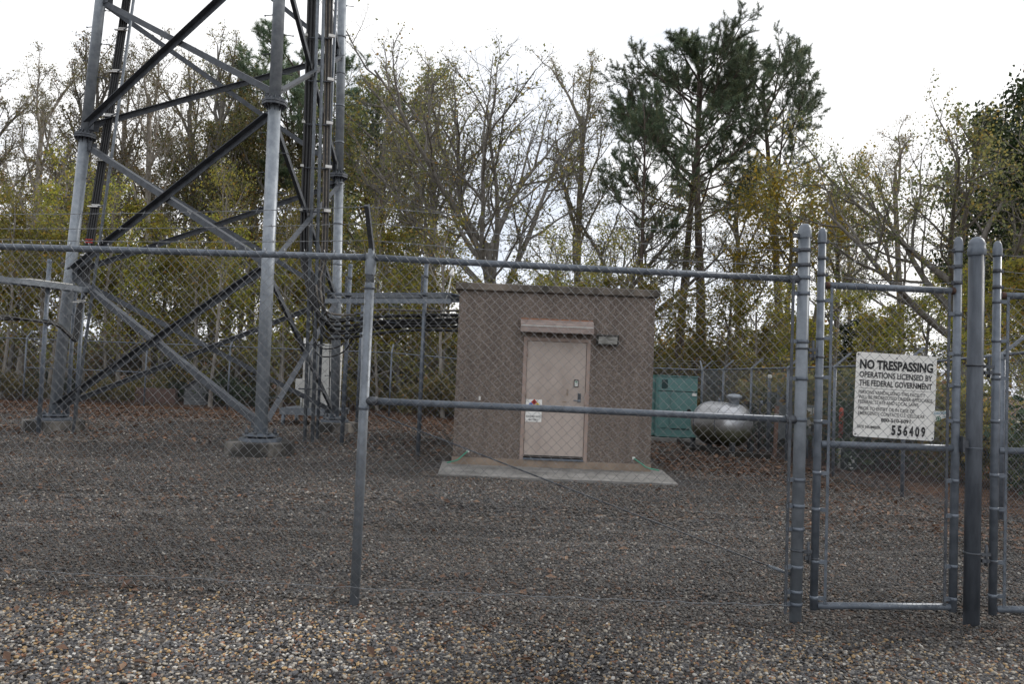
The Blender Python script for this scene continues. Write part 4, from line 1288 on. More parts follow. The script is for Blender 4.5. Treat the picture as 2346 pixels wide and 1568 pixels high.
def build_front_fence():
    lp_b, lp_t = F(815, 1368), F(848, 588)
    tp_b, tp_t = F(1820, 1415), F(1846, 527)
    px_, pz = (lp_b.x + lp_t.x) / 2, 0
    LPX, LPY = px_, front_y(830)
    TPX, TPY = (tp_b.x + tp_t.x) / 2, front_y(1832)
    root = thing('chain_link_fence', (LPX, LPY, 0), 'galvanized chain link fence with barbed wire in front of the tower and shelter', 'fence')
    zl, zm, zr = F(0, 565).z, F(848, 590).z, F(1828, 640).z
    LX = F(-620, 560).x; LY = front_y(-620)
    # posts
    lp = MB().cyl((LPX, LPY, -0.1), (LPX, LPY, zm - 0.16), 0.030, 18).cyl((LPX, LPY, zm - 0.16), (LPX, LPY, zm - 0.02), 0.0265, 18).build('line_post', M['galv_bright'], root)
    lc = MB().lathe((LPX, LPY, zm), [(0.034, -0.11), (0.036, -0.03), (0.03, 0.0), (0.02, 0.03), (0.019, 0.055)], 18)
    lc.cyl((LPX - 0.03, LPY, zm), (LPX + 0.03, LPY, zm), 0.028, 14)
    lc.build('loop_cap', M['galv_bright'], lp)
    for z in (zm - 0.19, 1.22):
        band(MB(), Vector((LPX, LPY, z)), Vector((0, 0, 1)), 0.030).build('brace_band', M['galv'], lp)
    top_arm = Vector((LPX - 0.005, LPY - 0.21, zm + 0.285))
    arm = MB().axes(Vector((LPX, LPY, zm + 0.05)).lerp(top_arm, 0.5), (0.012, 0, 0), (Vector(top_arm) - Vector((LPX, LPY, zm + 0.05))) / 2, Vector((0, 0.007, 0.006)))
    arm.axes(Vector((LPX + 0.012, LPY + 0.008, zm + 0.05)).lerp(top_arm + Vector((0.012, 0.008, 0)), 0.5), (0.004, 0, 0), (Vector(top_arm) - Vector((LPX, LPY, zm + 0.05))) / 2, Vector((0, 0.016, 0.014)))
    arm.build('barb_arm', M['galv_dark'], lp)
    tp = MB().cyl((TPX, TPY, -0.1), (TPX, TPY, tp_t.z), 0.0375, 20).build('terminal_post', M['galv_bright'], root)
    post_cap(TPX, TPY, tp_t.z, 0.0375).build('cap', M['galv_bright'], tp)
    X_, Z_ = Vector((1, 0, 0)), Vector((0, 0, 1))
    for y in (541, 574, 608, 637, 673, 783, 868, 962, 1100, 1160, 1213, 1300, 1357, 1385):
        z = F(1832, y).z
        band(MB(), Vector((TPX, TPY, z)), Z_, 0.0375, -X_ + Vector((0, -0.25, 0))).build('tension_band', M['galv_dark'] if y < 620 else M['galv'], tp)
    # next post out of the picture on the left
    MB().cyl((LX, LY, -0.1), (LX, LY, 2.15), 0.030, 14).build('line_post', M['galv_bright'], root)
    # rails
    r = 0.0212
    z0 = zl - (zm - zl) * 0.6
    MB().tube([(LX, LY, z0), (F(0, 565).x, front_y(0), zl), (LPX, LPY, zm)], r, 16).build('top_rail', M['galv'], root)
    MB().tube([(LPX, LPY, zm - 0.001), (TPX - 0.04, TPY, zr)], r, 16).build('top_rail', M['galv'], root)
    rb0, rb1 = F(846, 919), F(1818, 962)
    MB().tube([(LPX + 0.03, LPY, rb0.z), (TPX - 0.04, TPY, rb1.z)], r, 16).build('brace_rail', M['galv'], root)
    for (p, s) in ((Vector((LPX + 0.05, LPY, rb0.z)), 1), (Vector((TPX - 0.06, TPY, rb1.z)), -1), (Vector((TPX - 0.06, TPY, zr)), -1)):
        MB().cyl(p - X_ * 0.035, p + X_ * 0.035, 0.0265, 16).build('rail_end_cup', M['galv_dark'], root)
    t0, t1 = F(858, 948), F(1795, 1312)
    m = MB().cyl((t0.x, LPY + 0.01, t0.z), (t1.x, TPY + 0.01, t1.z), 0.0045, 8)
    m.build('truss_rod', M['galv_dark'], root)
    e = Vector((t1.x, TPY + 0.01, t1.z)); d = (e - Vector((t0.x, LPY + 0.01, t0.z))).normalized()
    MB().cyl(e - d * 0.10, e + d * 0.06, 0.011, 8).build('turnbuckle', M['galv_bright'], root)
    # tension bar beside the terminal post
    MB().box((TPX - 0.072, TPY - 0.022, (zr + 0.0) / 2 + 0.02), (0.018, 0.006, zr - 0.04)).build('tension_bar', M['galv_dark'], root)
    # bottom tension wire, wavy
    pl = [F(-620, 1262), F(-300, 1283), F(0, 1300), F(200, 1313), F(420, 1322), F(640, 1335), F(815, 1345), F(1100, 1358), F(1450, 1373), F(1760, 1384), F(1800, 1386)]
    pts = []
    for p in smooth_path([q + Vector((0, -0.035, 0)) for q in pl], 24):
        pts.append(p + Vector((0, 0, 0.004 * math.sin(p.x * 19) + 0.003 * math.sin(p.x * 31))))
    MB().tube(pts, 0.0026, 5).build('tension_wire', M['wire'], root)
    # fabric
    sx = [LX, F(0, 565).x, LPX, TPX - 0.07]
    sy = [LY, front_y(0), LPY, TPY]
    szt = [z0, zl, zm, zr]
    szb = [F(-620, 1275).z - 0.045, F(0, 1303).z - 0.045, F(815, 1348).z - 0.055, F(1800, 1388).z - 0.02]
    def mp(s, h, off):
        x = sx[0] + s
        y = float(np.interp(x, sx, sy)); zt = float(np.interp(x, sx, szt)) + 0.012; zb = float(np.interp(x, sx, szb))
        bulge = 0.004 * math.sin(x * 2.3 + h * 5)
        return (x + 0.006 * math.sin(h * 4 + x), y - 0.031 + off + bulge, zb + (zt - zb) * h)
    me = chain_fabric(mp, sx[3] - sx[0], 2.12, 0.0019)
    me.materials.append(M['wire'])
    tag(link('chain_link_fabric', me, root), kind='stuff')
    # barbed wire
    ta = Vector((LPX, LPY, zm + 0.05))
    for f, yl, yr in ((1.0, 491, 541), (0.62, 524, 574), (0.22, 549, 608)):
        am = ta.lerp(top_arm, f * 0.97)
        lft = F(0, yl, -0.2 * f); lf2 = F(-620, yl - 14, -0.2 * f)
        rgt = F(1806, yr, -0.02)
        def sag(p, q, s):
            return [p.lerp(q, t) + Vector((0, 0, -s * 4 * t * (1 - t))) for t in np.linspace(0, 1, 14)]
        pts = sag(lf2, lft, 0.0)[:-1] + sag(lft, am, 0.012)[:-1] + sag(am, rgt, 0.018)
        barbed_wire(pts).build('barbed_wire', M['wire'], root)
    return TPX, TPY
TPX, TPY = build_front_fence()

def build_gate(name, label, xl_t, xl_b, xr_t, xr_b, ytl, ytr, ybl, ybr, rails, fab, hinge_left, sgn=1):
    """pipe frame gate leaf; numbers are picture positions of its posts, rails and mesh"""
    pxl = (F(xl_t, ytl).x + F(xl_b, ybl).x) / 2
    pxr = (F(xr_t, ytr).x + F(xr_b, ybr).x) / 2
    yl, yr = front_y((xl_t + xl_b) / 2), front_y((xr_t + xr_b) / 2)
    root = thing(name, (pxl, yl, F(xl_b, ybl).z), label, 'gate')
    X_, Z_ = Vector((1, 0, 0)), Vector((0, 0, 1))
    posts = []
    for (px_, py_, yt, yb, xt, xb) in ((pxl, yl, ytl, ybl, xl_t, xl_b), (pxr, yr, ytr, ybr, xr_t, xr_b)):
        zt, zb = F(xt, yt).z, F(xb, yb).z
        po = MB().cyl((px_, py_, zb), (px_, py_, zt), 0.0245, 18).build('frame_post', M['galv'], root)
        post_cap(px_, py_, zt, 0.0245).build('cap', M['galv'], po)
        posts.append((po, px_, py_, zb, zt))
    for (yl_, yr_) in rails:
        a = F((xl_t + xl_b) / 2, yl_); b = F((xr_t + xr_b) / 2, yr_)
        MB().cyl((pxl + 0.02, yl, a.z), (pxr - 0.02, yr, b.z), 0.0215, 16).build('rail', M['galv'], root)
        if yl_ < 800:
            MB().cyl((pxl + 0.022, yl, a.z), (pxl + 0.05, yl, a.z), 0.0235, 14).build('rusty_weld', M['rust'], root)
            MB().cyl((pxr - 0.045, yr, b.z), (pxr - 0.022, yr, b.z), 0.0235, 14).build('rusty_weld', M['rust'], root)
    zt = F(fab[0], fab[1]).z; zb = F(fab[0], fab[2]).z
    x0, x1 = pxl + 0.058, pxr - 0.058
    for (po, px_, py_, z0, z1), s in ((posts[0], 1), (posts[1], -1)):
        MB().box((px_ + s * 0.062, py_ - 0.018, (zt + zb) / 2), (0.017, 0.006, zt - zb)).build('tension_bar', M['galv'] if s > 0 else M['galv_dark'], root)
        for k, yb_ in enumerate((694, 779, 863, 968, 1087, 1169, 1284, 1370) if s > 0 else (709, 795, 875, 958, 1090, 1170, 1287, 1366)):
            z = F(1900 if px_ < 3 else 2280, yb_ + random.uniform(-5, 5)).z
            band(MB(), Vector((px_, py_, z)), Z_, 0.0245, X_ * s + Vector((0, -0.25, 0))).build('tension_band', M['galv'], po)
        for k in range(3):
            z = z1 - 0.05 - 0.105 * k
            band(MB(), Vector((px_, py_, z)), Z_, 0.0245, X_ * s * 0.6).build('wire_band', M['galv_dark'], po)
    def mp(s, h, off):
        x = x0 + s
        t = s / max(1e-6, (x1 - x0))
        return (x, yl + (yr - yl) * t - 0.027 + off + 0.003 * math.sin(x * 7), zb + (zt - zb) * h)
    me = chain_fabric(mp, x1 - x0, zt - zb, 0.0019)
    me.materials.append(M['wire'])
    tag(link('chain_link_fabric', me, root), kind='stuff')
    for k in range(3):
        za, zb_ = posts[0][4] - 0.05 - 0.105 * k, posts[1][4] - 0.05 - 0.105 * k
        a, b = Vector((pxl + 0.03, yl, za)), Vector((pxr - 0.03, yr, zb_))
        barbed_wire([a.lerp(b, t) + Vector((0, 0, -0.03 * t * (1 - t) * (1 + k))) for t in np.linspace(0, 1, 10)], 0.0012).build('barbed_wire', M['wire'], root)
    return root, posts
GATE, GPOSTS = build_gate('chain_link_gate', 'chain link pedestrian gate carrying the white no trespassing sign', 1886, 1862, 2200, 2178, 537, 557, 1398, 1403,
                          [(653, 667), (1018, 1028), (1389, 1392)], (1900, 660, 1384), True)
GATE2, GPOSTS2 = build_gate('wide_gate_leaf', 'chain link gate leaf cut off by the right edge of the picture', 2291, 2268, 2800, 2780, 567, 600, 1409, 1420,
                            [(677, 690), (1033, 1045), (1397, 1404)], (2310, 682, 1392), False)

def build_gate_post():
    t, b = F(2243, 560), F(2220, 1425)
    x, y = (t.x + b.x) / 2, front_y(2230)
    root = thing('gate_post', (x, y, 0), 'thick dark grey round post with domed cap right of the pedestrian gate', 'post')
    MB().cyl((x, y, -0.15), (x, y, t.z - 0.02), 0.0475, 28).build('pipe', M['post_dark'], root)
    MB().lathe((x, y, t.z), [(0.052, -0.075), (0.0545, -0.065), (0.0545, -0.03), (0.051, -0.026), (0.050, 0.0), (0.042, 0.025), (0.026, 0.042), (0, 0.05)], 24).build('cap', M['galv'], root)
    # hinges and latches to either side
    def hinge(xa, ya, ra, xb, yb, rb, z, parent):
        m = MB()
        m.cyl((xa, ya, z - 0.006), (xa, ya, z + 0.006), ra * 1.12, 18)
        m.cyl((xb, yb, z - 0.055), (xb, yb, z - 0.043), rb * 1.16, 16)
        d = Vector((xb - xa, yb - ya, 0)).normalized()
        pa = Vector((xa, ya, z)) + d * ra; pb = Vector((xb, yb, z)) - d * rb
        m.axes((pa + pb) / 2 + Vector((0, -0.012, -0.005)), (pb - pa) / 2, (0, 0.008, 0), (0, 0, 0.010))
        m.axes((pa + pb) / 2 + Vector((0, -0.012, -0.045)), (pb - pa) / 2 * 0.8, (0, 0.009, 0), (0, 0, 0.012))
        mid = pa.lerp(pb, 0.55)
        m.cyl(mid + Vector((0, -0.012, -0.075)), mid + Vector((0, -0.012, 0.055)), 0.010, 8)
        m.build('hinge', M['galv_dark'], parent)
    g = GPOSTS2[0]
    hinge(x, y, 0.0475, g[1], g[2], 0.0245, F(2240, 838).z, root)
    hinge(x, y, 0.0475, g[1], g[2], 0.0245, F(2230, 1268).z, root)
    # padlock ring band lower down
    MB().cyl((x, y, F(2230, 1027).z - 0.004), (x, y, F(2230, 1027).z + 0.004), 0.050, 24).build('wire_band', M['galv'], root)
    g = GPOSTS[0]
    hinge(TPX, TPY, 0.0375, g[1], g[2], 0.0245, F(1840, 799).z, GATE)
    hinge(TPX, TPY, 0.0375, g[1], g[2], 0.0245, F(1835, 1262).z, GATE)
    # latch between the gate and the thick post
    g = GPOSTS[1]
    z = F(2200, 1018).z
    m = MB().axes((g[1] + 0.045, g[2] - 0.01, z), (0.03, 0, 0), (0, 0.01, 0), (0, 0, 0.022))
    m.axes((g[1] + 0.028, g[2] - 0.03, z), (0.006, 0, 0), (0, 0.02, 0), (0, 0, 0.05))
    m.build('latch', M['galv_dark'], GATE)
build_gate_post()

# ------------------------------------------------------------------ signs on the gate
def build_gate_sign():
    off = 0.03
    tl, tr, br, bl = F(1962, 805.7, off), F(2145.3, 818.5, off), F(2140.5, 1011.3, off), F(1954.4, 1000, off)
    c = (tl + tr + br + bl) / 4
    right = ((tr - tl) + (br - bl)) / 2
    up = ((tl - bl) + (tr - br)) / 2
    W, H = right.length, up.length
    u = right.normalized(); v = (up - u * up.dot(u)).normalized()
    n = u.cross(v)                      # towards the viewer
    if n.y > 0: n = -n
    root = thing('no_trespassing_sign', c, 'large white no trespassing sign with black lettering on the gate mesh', 'sign')
    # rounded plate
    rr = 0.016
    ol = []
    for (sx_, sy_, a0) in ((1, 1, 0), (-1, 1, 90), (-1, -1, 180), (1, -1, 270)):
        for k in range(5):
            t = R(a0 + 22.5 * k)
            ol.append((sx_ * (W / 2 - rr) + rr * math.cos(t), sy_ * (H / 2 - rr) + rr * math.sin(t)))
    m = MB()
    k = len(ol)
    m._add([c + u * a + v * b + n * 0.001 for a, b in ol] + [c + u * a + v * b - n * 0.001 for a, b in ol],
           [list(range(k)), list(range(k, 2 * k))[::-1]] + [(i, (i + 1) % k, k + (i + 1) % k, k + i) for i in range(k)])
    m.build('plate', M['white'], root)
    o0 = c - u * W / 2 + v * H / 2
    lines = [('NO TRESPASSING', .045, .955, .198, .115, .045), ('OPERATIONS LICENSED BY', .045, .95, .298, .071, .026), ('THE FEDERAL GOVERNMENT', .045, .95, .397, .071, .026),
             ('PERSONS VANDALIZING THIS FACILITY', .045, .87, .492, .042, .006), ('WILL BE PROSECUTED UNDER APPLICABLE', .045, .96, .550, .042, .006),
             ('FEDERAL, STATE AND LOCAL LAWS.', .045, .80, .607, .042, .006), ('PRIOR TO ENTRY OR IN CASE OF', .05, .745, .685, .042, .006),
             ('EMERGENCY CONTACT U.S. CELLULAR', .05, .875, .742, .042, .006), ('800-510-6091', .335, .70, .812, .045, .03), ('SITE NUMBER', .045, .335, .898, .034, .014)]
    for (s, a, b, base, cap, bold) in lines:
        text_mesh('lettering', s, o0 + u * (a * W) - v * (base * H) + n * 0.0013, u, v, (b - a) * W, cap * H, M['ink'], root, bold)
    q = c + u * (W * (0.68 - 0.5)) + v * (H * (0.5 - 0.905)) + n * 0.0018
    MB().axes(q, u * (W * 0.23), v * (H * 0.072), n * 0.0005).build('number_patch', M['white_clean'], root)
    for i, ch in enumerate('556409'):
        text_mesh('site_digit', ch, o0 + u * ((0.468 + i * 0.0735) * W) - v * (0.962 * H) + n * 0.0026, u, v, 0.052 * W, 0.122 * H, M['ink'], root, 0.045)
    MB().axes(o0 + u * (0.5 * W) - v * (0.425 * H) + n * 0.0016, u * (0.455 * W), v * 0.0009, n * 0.0004).build('rule', M['ink'], root)
    for (a, b) in ((.5, .05), (.02, .03), (.98, .97), (.025, .975)):
        p = o0 + u * (a * W) - v * (b * H)
        MB().cyl(p, p + n * 0.004, 0.005, 8).build('rivet', M['galv_dark'], root)
    # small bent caution plate
    pts = [F(2136, 942, 0.02), F(2158, 943, 0.012), F(2177, 940, 0.03), F(2180.5, 954.5, 0.03), F(2160, 960, 0.012), F(2139, 968, 0.02)]
    c2 = sum(pts, Vector()) / 6
    r2 = thing('caution_sign', c2, 'small bent white caution plate with green symbol beside the large sign', 'sign')
    nn = Vector((0, -1, 0))
    b2 = [p + Vector((0, 0.002, 0)) for p in pts]
    MB()._add(pts + b2, [(0, 1, 4, 5), (1, 2, 3, 4), (6, 11, 10, 7), (7, 10, 9, 8), (0, 6, 7, 1), (1, 7, 8, 2), (2, 8, 9, 3), (3, 9, 10, 4), (4, 10, 11, 5), (5, 11, 6, 0)]).build('plate', M['white_clean'], r2)
    uu = (pts[2] - pts[0]).normalized(); vv_ = Vector((0, 0, 1))
    text_mesh('lettering', 'CAUTION', F(2139.5, 950.5, 0.008), uu, vv_, 0.092, 0.016, M['blueink'], r2, 0.02)
    g = F(2150, 960, 0.008)
    MB().lathe(g, [(0.0155, 0), (0.0155, 0.002), (0.012, 0.002), (0.012, 0)], 20, Vector((0, -1, 0))).build('symbol_ring', M['greenink'], r2)
    MB().axes(g + Vector((0, -0.001, 0)), (0.0025, 0, 0), (0, 0.001, 0), (0, 0, 0.009)).axes(g + Vector((0, -0.0015, 0)), (0.007, 0, 0), (0, 0.001, 0), (0, 0, 0.0022)).build('symbol', M['greenink'], r2)
    MB().axes(F(2166, 956, 0.006), uu * 0.02, (0, 0.0006, 0), (0, 0, 0.0015)).build('small_print', M['blueink'], r2)
build_gate_sign()

# ------------------------------------------------------------------ back and side fences
FAR_FAB = None
def build_far_fence(name, label, posts, arm_dir, mid_rail_spans=()):
    """posts = [(x, y)]; each panel has its own copy of the mesh"""
    global FAR_FAB
    zt = 1.98
    HT = 2.13
    x0, y0 = posts[0]
    root = thing(name, (x0, y0, zg(x0, y0)), label, 'fence')
    if FAR_FAB is None:
        FAR_FAB = chain_fabric(lambda s, h, off: (s, off, 0.04 + 2.07 * h), 2.5, 2.07, 0.0026, 3, False)
        FAR_FAB.materials.append(M['wire_far'])
    pm = MB().cyl((0, 0, -0.1), (0, 0, HT), 0.030, 10).mesh('post', M['galv'])
    ad = Vector(arm_dir)
    am = MB().axes(Vector((0, 0, HT + 0.02)) + ad * 0.14 + Vector((0, 0, 0.13)), ad * 0.14 + Vector((0, 0, 0.13)), Vector((-ad.y, ad.x, 0)) * 0.022, Vector((0, 0, 1)).cross(Vector((-ad.y, ad.x, 0))) * 0.014 + Vector((0, 0, 0.014)))
    am.lathe((0, 0, HT), [(0.034, -0.06), (0.036, 0.0), (0.02, 0.04), (0, 0.05)], 10)
    arm_me = am.mesh('barb_arm', M['galv_bright'])
    for i, (x, y) in enumerate(posts):
        g = zg(x, y)
        po = link('post', pm, root, (x, y, g))
        link('barb_arm', arm_me, po, (x, y, g))
    for i in range(len(posts) - 1):
        a = Vector((posts[i][0], posts[i][1], zg(*posts[i]))); b = Vector((posts[i + 1][0], posts[i + 1][1], zg(*posts[i + 1])))
        MB().cyl(a + Vector((0, 0, HT)), b + Vector((0, 0, HT)), 0.021, 10).build('top_rail', M['galv'], root)
        if i in mid_rail_spans:
            MB().cyl(a + Vector((0, 0, 1.15)), b + Vector((0, 0, 1.15)), 0.021, 10).build('brace_rail', M['galv'], root)
        d = b - a
        o = link('chain_link_fabric', FAR_FAB, root, (a.x, a.y, a.z))
        o.rotation_euler = (0, 0, math.atan2(d.y, d.x))
        o.scale = (d.length / 2.5, 1, 1)
        tag(o, kind='stuff')
        for f in (0.35, 0.66, 0.97):
            q = ad * (0.28 * f) + Vector((0, 0, HT + 0.02 + 0.26 * f))
            MB().tube([a + q, (a + b) / 2 + q + Vector((0, 0, -0.01)), b + q], 0.004, 4).build('barbed_wire', M['wire_far'], root)
bx = [P(x, 800, Yv).x for x, Yv in ((-260, 26.8), (60, 26.6), (337, 26.4), (528, 26.2), (713, 26.0), (898, 25.8), (1075, 25.6), (1252, 25.3), (1430, 25.05), (1610, 24.8))]
back_posts = list(zip(bx, (26.8, 26.6, 26.4, 26.2, 26.0, 25.8, 25.6, 25.3, 25.05, 24.8)))
build_far_fence('back_fence', 'chain link fence along the far side of the yard before the woods', back_posts, (0.0, 1.0, 0), (1,))
cxn = back_posts[-1][0]
side_posts = [(cxn + 0.005, 24.75)] + [(cxn + (6.32 - cxn) * t, y) for t, y in ((0.2, 22.5), (0.45, 20.1), (0.7, 17.65), (0.85, 15.2), (1.0, 12.6), (1.05, 10.1), (1.1, 7.6), (1.12, 5.4))]
build_far_fence('side_fence', 'chain link fence running towards the viewer on the right', side_posts, (0.95, -0.3, 0))

# ================================================================== TREES
def raw_mesh(name, V, Q, T, mats, qmat, tmat, tone=None, smooth_q=True):
    """V (n,3); Q (m,4); T (k,3); material index arrays; tone per triangle"""
    me = bpy.data.meshes.new(name)
    nq, nt = len(Q), len(T)
    me.vertices.add(len(V)); me.vertices.foreach_set('co', np.asarray(V, dtype=np.float32).ravel())
    me.loops.add(nq * 4 + nt * 3)
    idx = np.concatenate([np.asarray(Q, dtype=np.int32).ravel(), np.asarray(T, dtype=np.int32).ravel()]) if nt else np.asarray(Q, dtype=np.int32).ravel()
    me.loops.foreach_set('vertex_index', idx)
    me.polygons.add(nq + nt)
    st = np.concatenate([np.arange(nq) * 4, nq * 4 + np.arange(nt) * 3]).astype(np.int32)
    me.polygons.foreach_set('loop_start', st)
    for m_ in mats: me.materials.append(m_)
    me.update(calc_edges=True)
    mi = np.concatenate([np.full(nq, qmat), np.full(nt, tmat)]).astype(np.int32)
    me.polygons.foreach_set('material_index', mi)
    sm = np.concatenate([np.full(nq, smooth_q), np.full(nt, False)])
    me.polygons.foreach_set('use_smooth', sm)
    if tone is not None:
        at = me.attributes.new('leaf_tone', 'FLOAT', 'FACE')
        at.data.foreach_set('value', np.concatenate([np.zeros(nq), tone]).astype(np.float32))
    me.validate()
    return me

def tubes_np(polys):
    """polys = [(pts, radii, sides)] -> V, Q arrays"""
    groups = {}
    for p, r, s in polys:
        groups.setdefault((len(p), s), []).append((p, r))
    Vs, Qs, o = [], [], 0
    for (n, s), lst in groups.items():
        A = np.array([[tuple(q) for q in p] for p, r in lst]); Rr = np.array([r for p, r in lst])
        m = len(lst)
        tan = np.empty_like(A)
        tan[:, 1:-1] = A[:, 2:] - A[:, :-2]; tan[:, 0] = A[:, 1] - A[:, 0]; tan[:, -1] = A[:, -1] - A[:, -2]
        tan /= np.linalg.norm(tan, axis=2, keepdims=True) + 1e-9
        ref = np.where(np.abs(tan[:, :1, 2:3]) > 0.85, np.array([1.0, 0, 0]), np.array([0, 0, 1.0]))
        ref = np.broadcast_to(ref, tan.shape)
        u = np.cross(tan, ref); u /= np.linalg.norm(u, axis=2, keepdims=True) + 1e-9
        w = np.cross(tan, u)
        th = np.arange(s) * 2 * np.pi / s
        V = A[:, :, None, :] + Rr[:, :, None, None] * (u[:, :, None, :] * np.cos(th)[None, None, :, None] + w[:, :, None, :] * np.sin(th)[None, None, :, None])
        V = V.reshape(-1, 3)
        base = (np.arange(m) * n * s)[:, None, None] + (np.arange(n - 1) * s)[None, :, None]
        j = np.arange(s)[None, None, :]; j2 = (np.arange(s) + 1) % s
        a = base + j; b = base + j2[None, None, :]
        Q = np.stack([a, b, b + s, a + s], axis=-1).reshape(-1, 4) + o
        Vs.append(V); Qs.append(Q); o += len(V)
    return np.concatenate(Vs), np.concatenate(Qs)

def rot_away(d, ang, az):
    u, w = _frame(d)
    return (d * math.cos(ang) + (u * math.cos(az) + w * math.sin(az)) * math.sin(ang)).normalized()

class Grower:
    def __init__(self, seed, spec):
        self.r = random.Random(seed)
        self.s = spec
        self.polys = []          # (pts, radii, level)
        self.tips = []           # (point, direction, height fraction)
    def branch(self, p, d, L, rad, lvl):
        s, r = self.s, self.r
        n = s['seg'][lvl]
        pts, dirs = [p.copy()], [d.copy()]
        wd, tr = s['wander'][lvl], s['up'][lvl]
        for i in range(n):
            d = d + Vector((r.gauss(0, wd), r.gauss(0, wd), r.gauss(0, wd) + tr))
            d.normalize()
            p = p + d * (L / n)
            pts.append(p.copy()); dirs.append(d.copy())
        tp = s['taper'][lvl]
        rads = [rad * (1 - (1 - tp) * (i / n)) for i in range(n + 1)]
        if lvl == 0:
            rads[0] *= 1.35
        self.polys.append((pts, rads, lvl))
        last = lvl == s['levels'] - 1
        if last:
            for i in range(1, n + 1):
                self.tips.append((pts[i], dirs[i]))
            return
        k = s['kids'][lvl]
        k = max(1, int(k + r.uniform(-0.5, 0.5) * k * 0.4))
        az = r.uniform(0, 6.28)
        st = s['start'][lvl]
        for j in range(k):
            t = st + (1 - st) * (j + r.random()) / k
            t = min(t, 0.999)
            f = t * n; i = int(f); fr = f - i
            q = pts[i].lerp(pts[min(i + 1, n)], fr)
            dd = dirs[min(i + 1, n)]
            az += 2.4 + r.uniform(-0.5, 0.5)
            a = R(s['ang'][lvl] + r.uniform(-1, 1) * s['angv'][lvl])
            a *= (1.15 - 0.4 * t)
            nd = rot_away(dd, a, az)
            cl = s['len'][lvl] * L * r.uniform(0.7, 1.15) * (1.15 - s.get('shrink', 0.45) * t)
            if lvl == 0 and 'prof' in s:
                cl = s['prof'](t) * r.uniform(0.75, 1.15)
            cr = min(rads[i] * 0.72, rad * s['rr'][lvl] * r.uniform(0.75, 1.1))
            self.branch(q, nd, cl, max(cr, s['rmin']), lvl + 1)

def leaves_np(pts, size, rs, tone_shift=0.0, droop=0.3):
    n = len(pts)
    P_ = np.asarray(pts)
    d = rs.normal(size=(n, 3)); d[:, 2] -= droop; d /= np.linalg.norm(d, axis=1, keepdims=True)
    e = rs.normal(size=(n, 3)); e -= d * (e * d).sum(1, keepdims=True); e /= np.linalg.norm(e, axis=1, keepdims=True) + 1e-9
    L = size * rs.uniform(0.5, 1.5, (n, 1))
    W = L * rs.uniform(0.26, 0.42, (n, 1))
    nrm = np.cross(d, e)
    V = np.stack([P_, P_ + d * L * 0.5 + e * W + nrm * L * 0.08, P_ + d * L, P_ + d * L * 0.5 - e * W + nrm * L * 0.08], axis=1).reshape(-1, 3)
    b = (np.arange(n) * 4)[:, None]
    T = np.concatenate([b + np.array([0, 1, 2]), b + np.array([0, 2, 3])], axis=1).reshape(-1, 3)
    tone = np.clip(np.repeat(rs.beta(2, 2, n) + tone_shift, 2), 0, 1)
    return V, T, tone

def make_tree(seed, H, spec, leafmat, bark, leaf_n, leaf_size, scatter, trunk_h, r0, clump=0.0, needles=False, lean=(0, 0), low_bias=0.0):
    """returns (trunk mesh, crown mesh, height)"""
    g = Grower(seed, spec)
    rs = np.random.default_rng(seed)
    d0 = Vector((lean[0], lean[1], 1)).normalized()
    g.branch(Vector((0, 0, -0.15)), d0, trunk_h, r0, 0)
    sides = spec['sides']
    tl = spec['trunk_levels']
    V, Q = tubes_np([(p, r, sides[l]) for p, r, l in g.polys if l < tl])
    tm = raw_mesh('trunk', V, Q, np.zeros((0, 3)), [bark], 0, 0)
    twigs = [(p, r, sides[l]) for p, r, l in g.polys if l >= tl]
    V, Q = tubes_np(twigs)
    tips = g.tips
    tp = np.array([tuple(p) for p, d in tips]); td = np.array([tuple(d) for p, d in tips])
    hmax = tp[:, 2].max()
    if needles:
        # brushes of needles round the twig ends
        k = leaf_n
        end = np.arange(len(tp)) % spec['seg'][-1] != 0
        tp, td = tp[end], td[end]
        n = len(tp)
        C = np.repeat(tp, k, axis=0); D = np.repeat(td, k, axis=0)
        rv = rs.normal(size=(n * k, 3))
        d = D * 0.5 + rv * 0.75; d /= np.linalg.norm(d, axis=1, keepdims=True)
        e = np.cross(d, rs.normal(size=(n * k, 3))); e /= np.linalg.norm(e, axis=1, keepdims=True) + 1e-9
        L = leaf_size * rs.uniform(0.6, 1.2, (n * k, 1))
        C = C - D * rs.uniform(0, scatter, (n * k, 1))
        w = 0.0095
        LV = np.stack([C - e * w, C + e * w, C + d * L], axis=1).reshape(-1, 3)
        LT = np.arange(n * k * 3).reshape(-1, 3)
        cl = rs.uniform(0, 1, n)
        tone = np.clip(np.repeat(cl, k) * 0.7 + rs.uniform(0, 0.3, n * k), 0, 1)
    else:
        # leaves cling in clumps: some twigs carry many, others none
        wgt = rs.gamma(1.0 / max(0.05, clump), 1.0, len(tp)) if clump else np.ones(len(tp))
        if low_bias:
            wgt = wgt * np.exp(-low_bias * tp[:, 2] / hmax)
        wgt /= wgt.sum()
        ii = rs.choice(len(tp), leaf_n, p=wgt)
        lp = tp[ii] + rs.normal(size=(leaf_n, 3)) * scatter
        LV, LT, tone = leaves_np(lp, leaf_size, rs)
        ct = rs.uniform(-0.42, 0.38, len(tp))
        tone = np.clip(tone + np.repeat(ct[ii], 2), 0, 1)
    cm = raw_mesh('crown', np.concatenate([V, LV]), Q, LT + len(V), [bark, leafmat], 0, 1, tone)
    return tm, cm, hmax

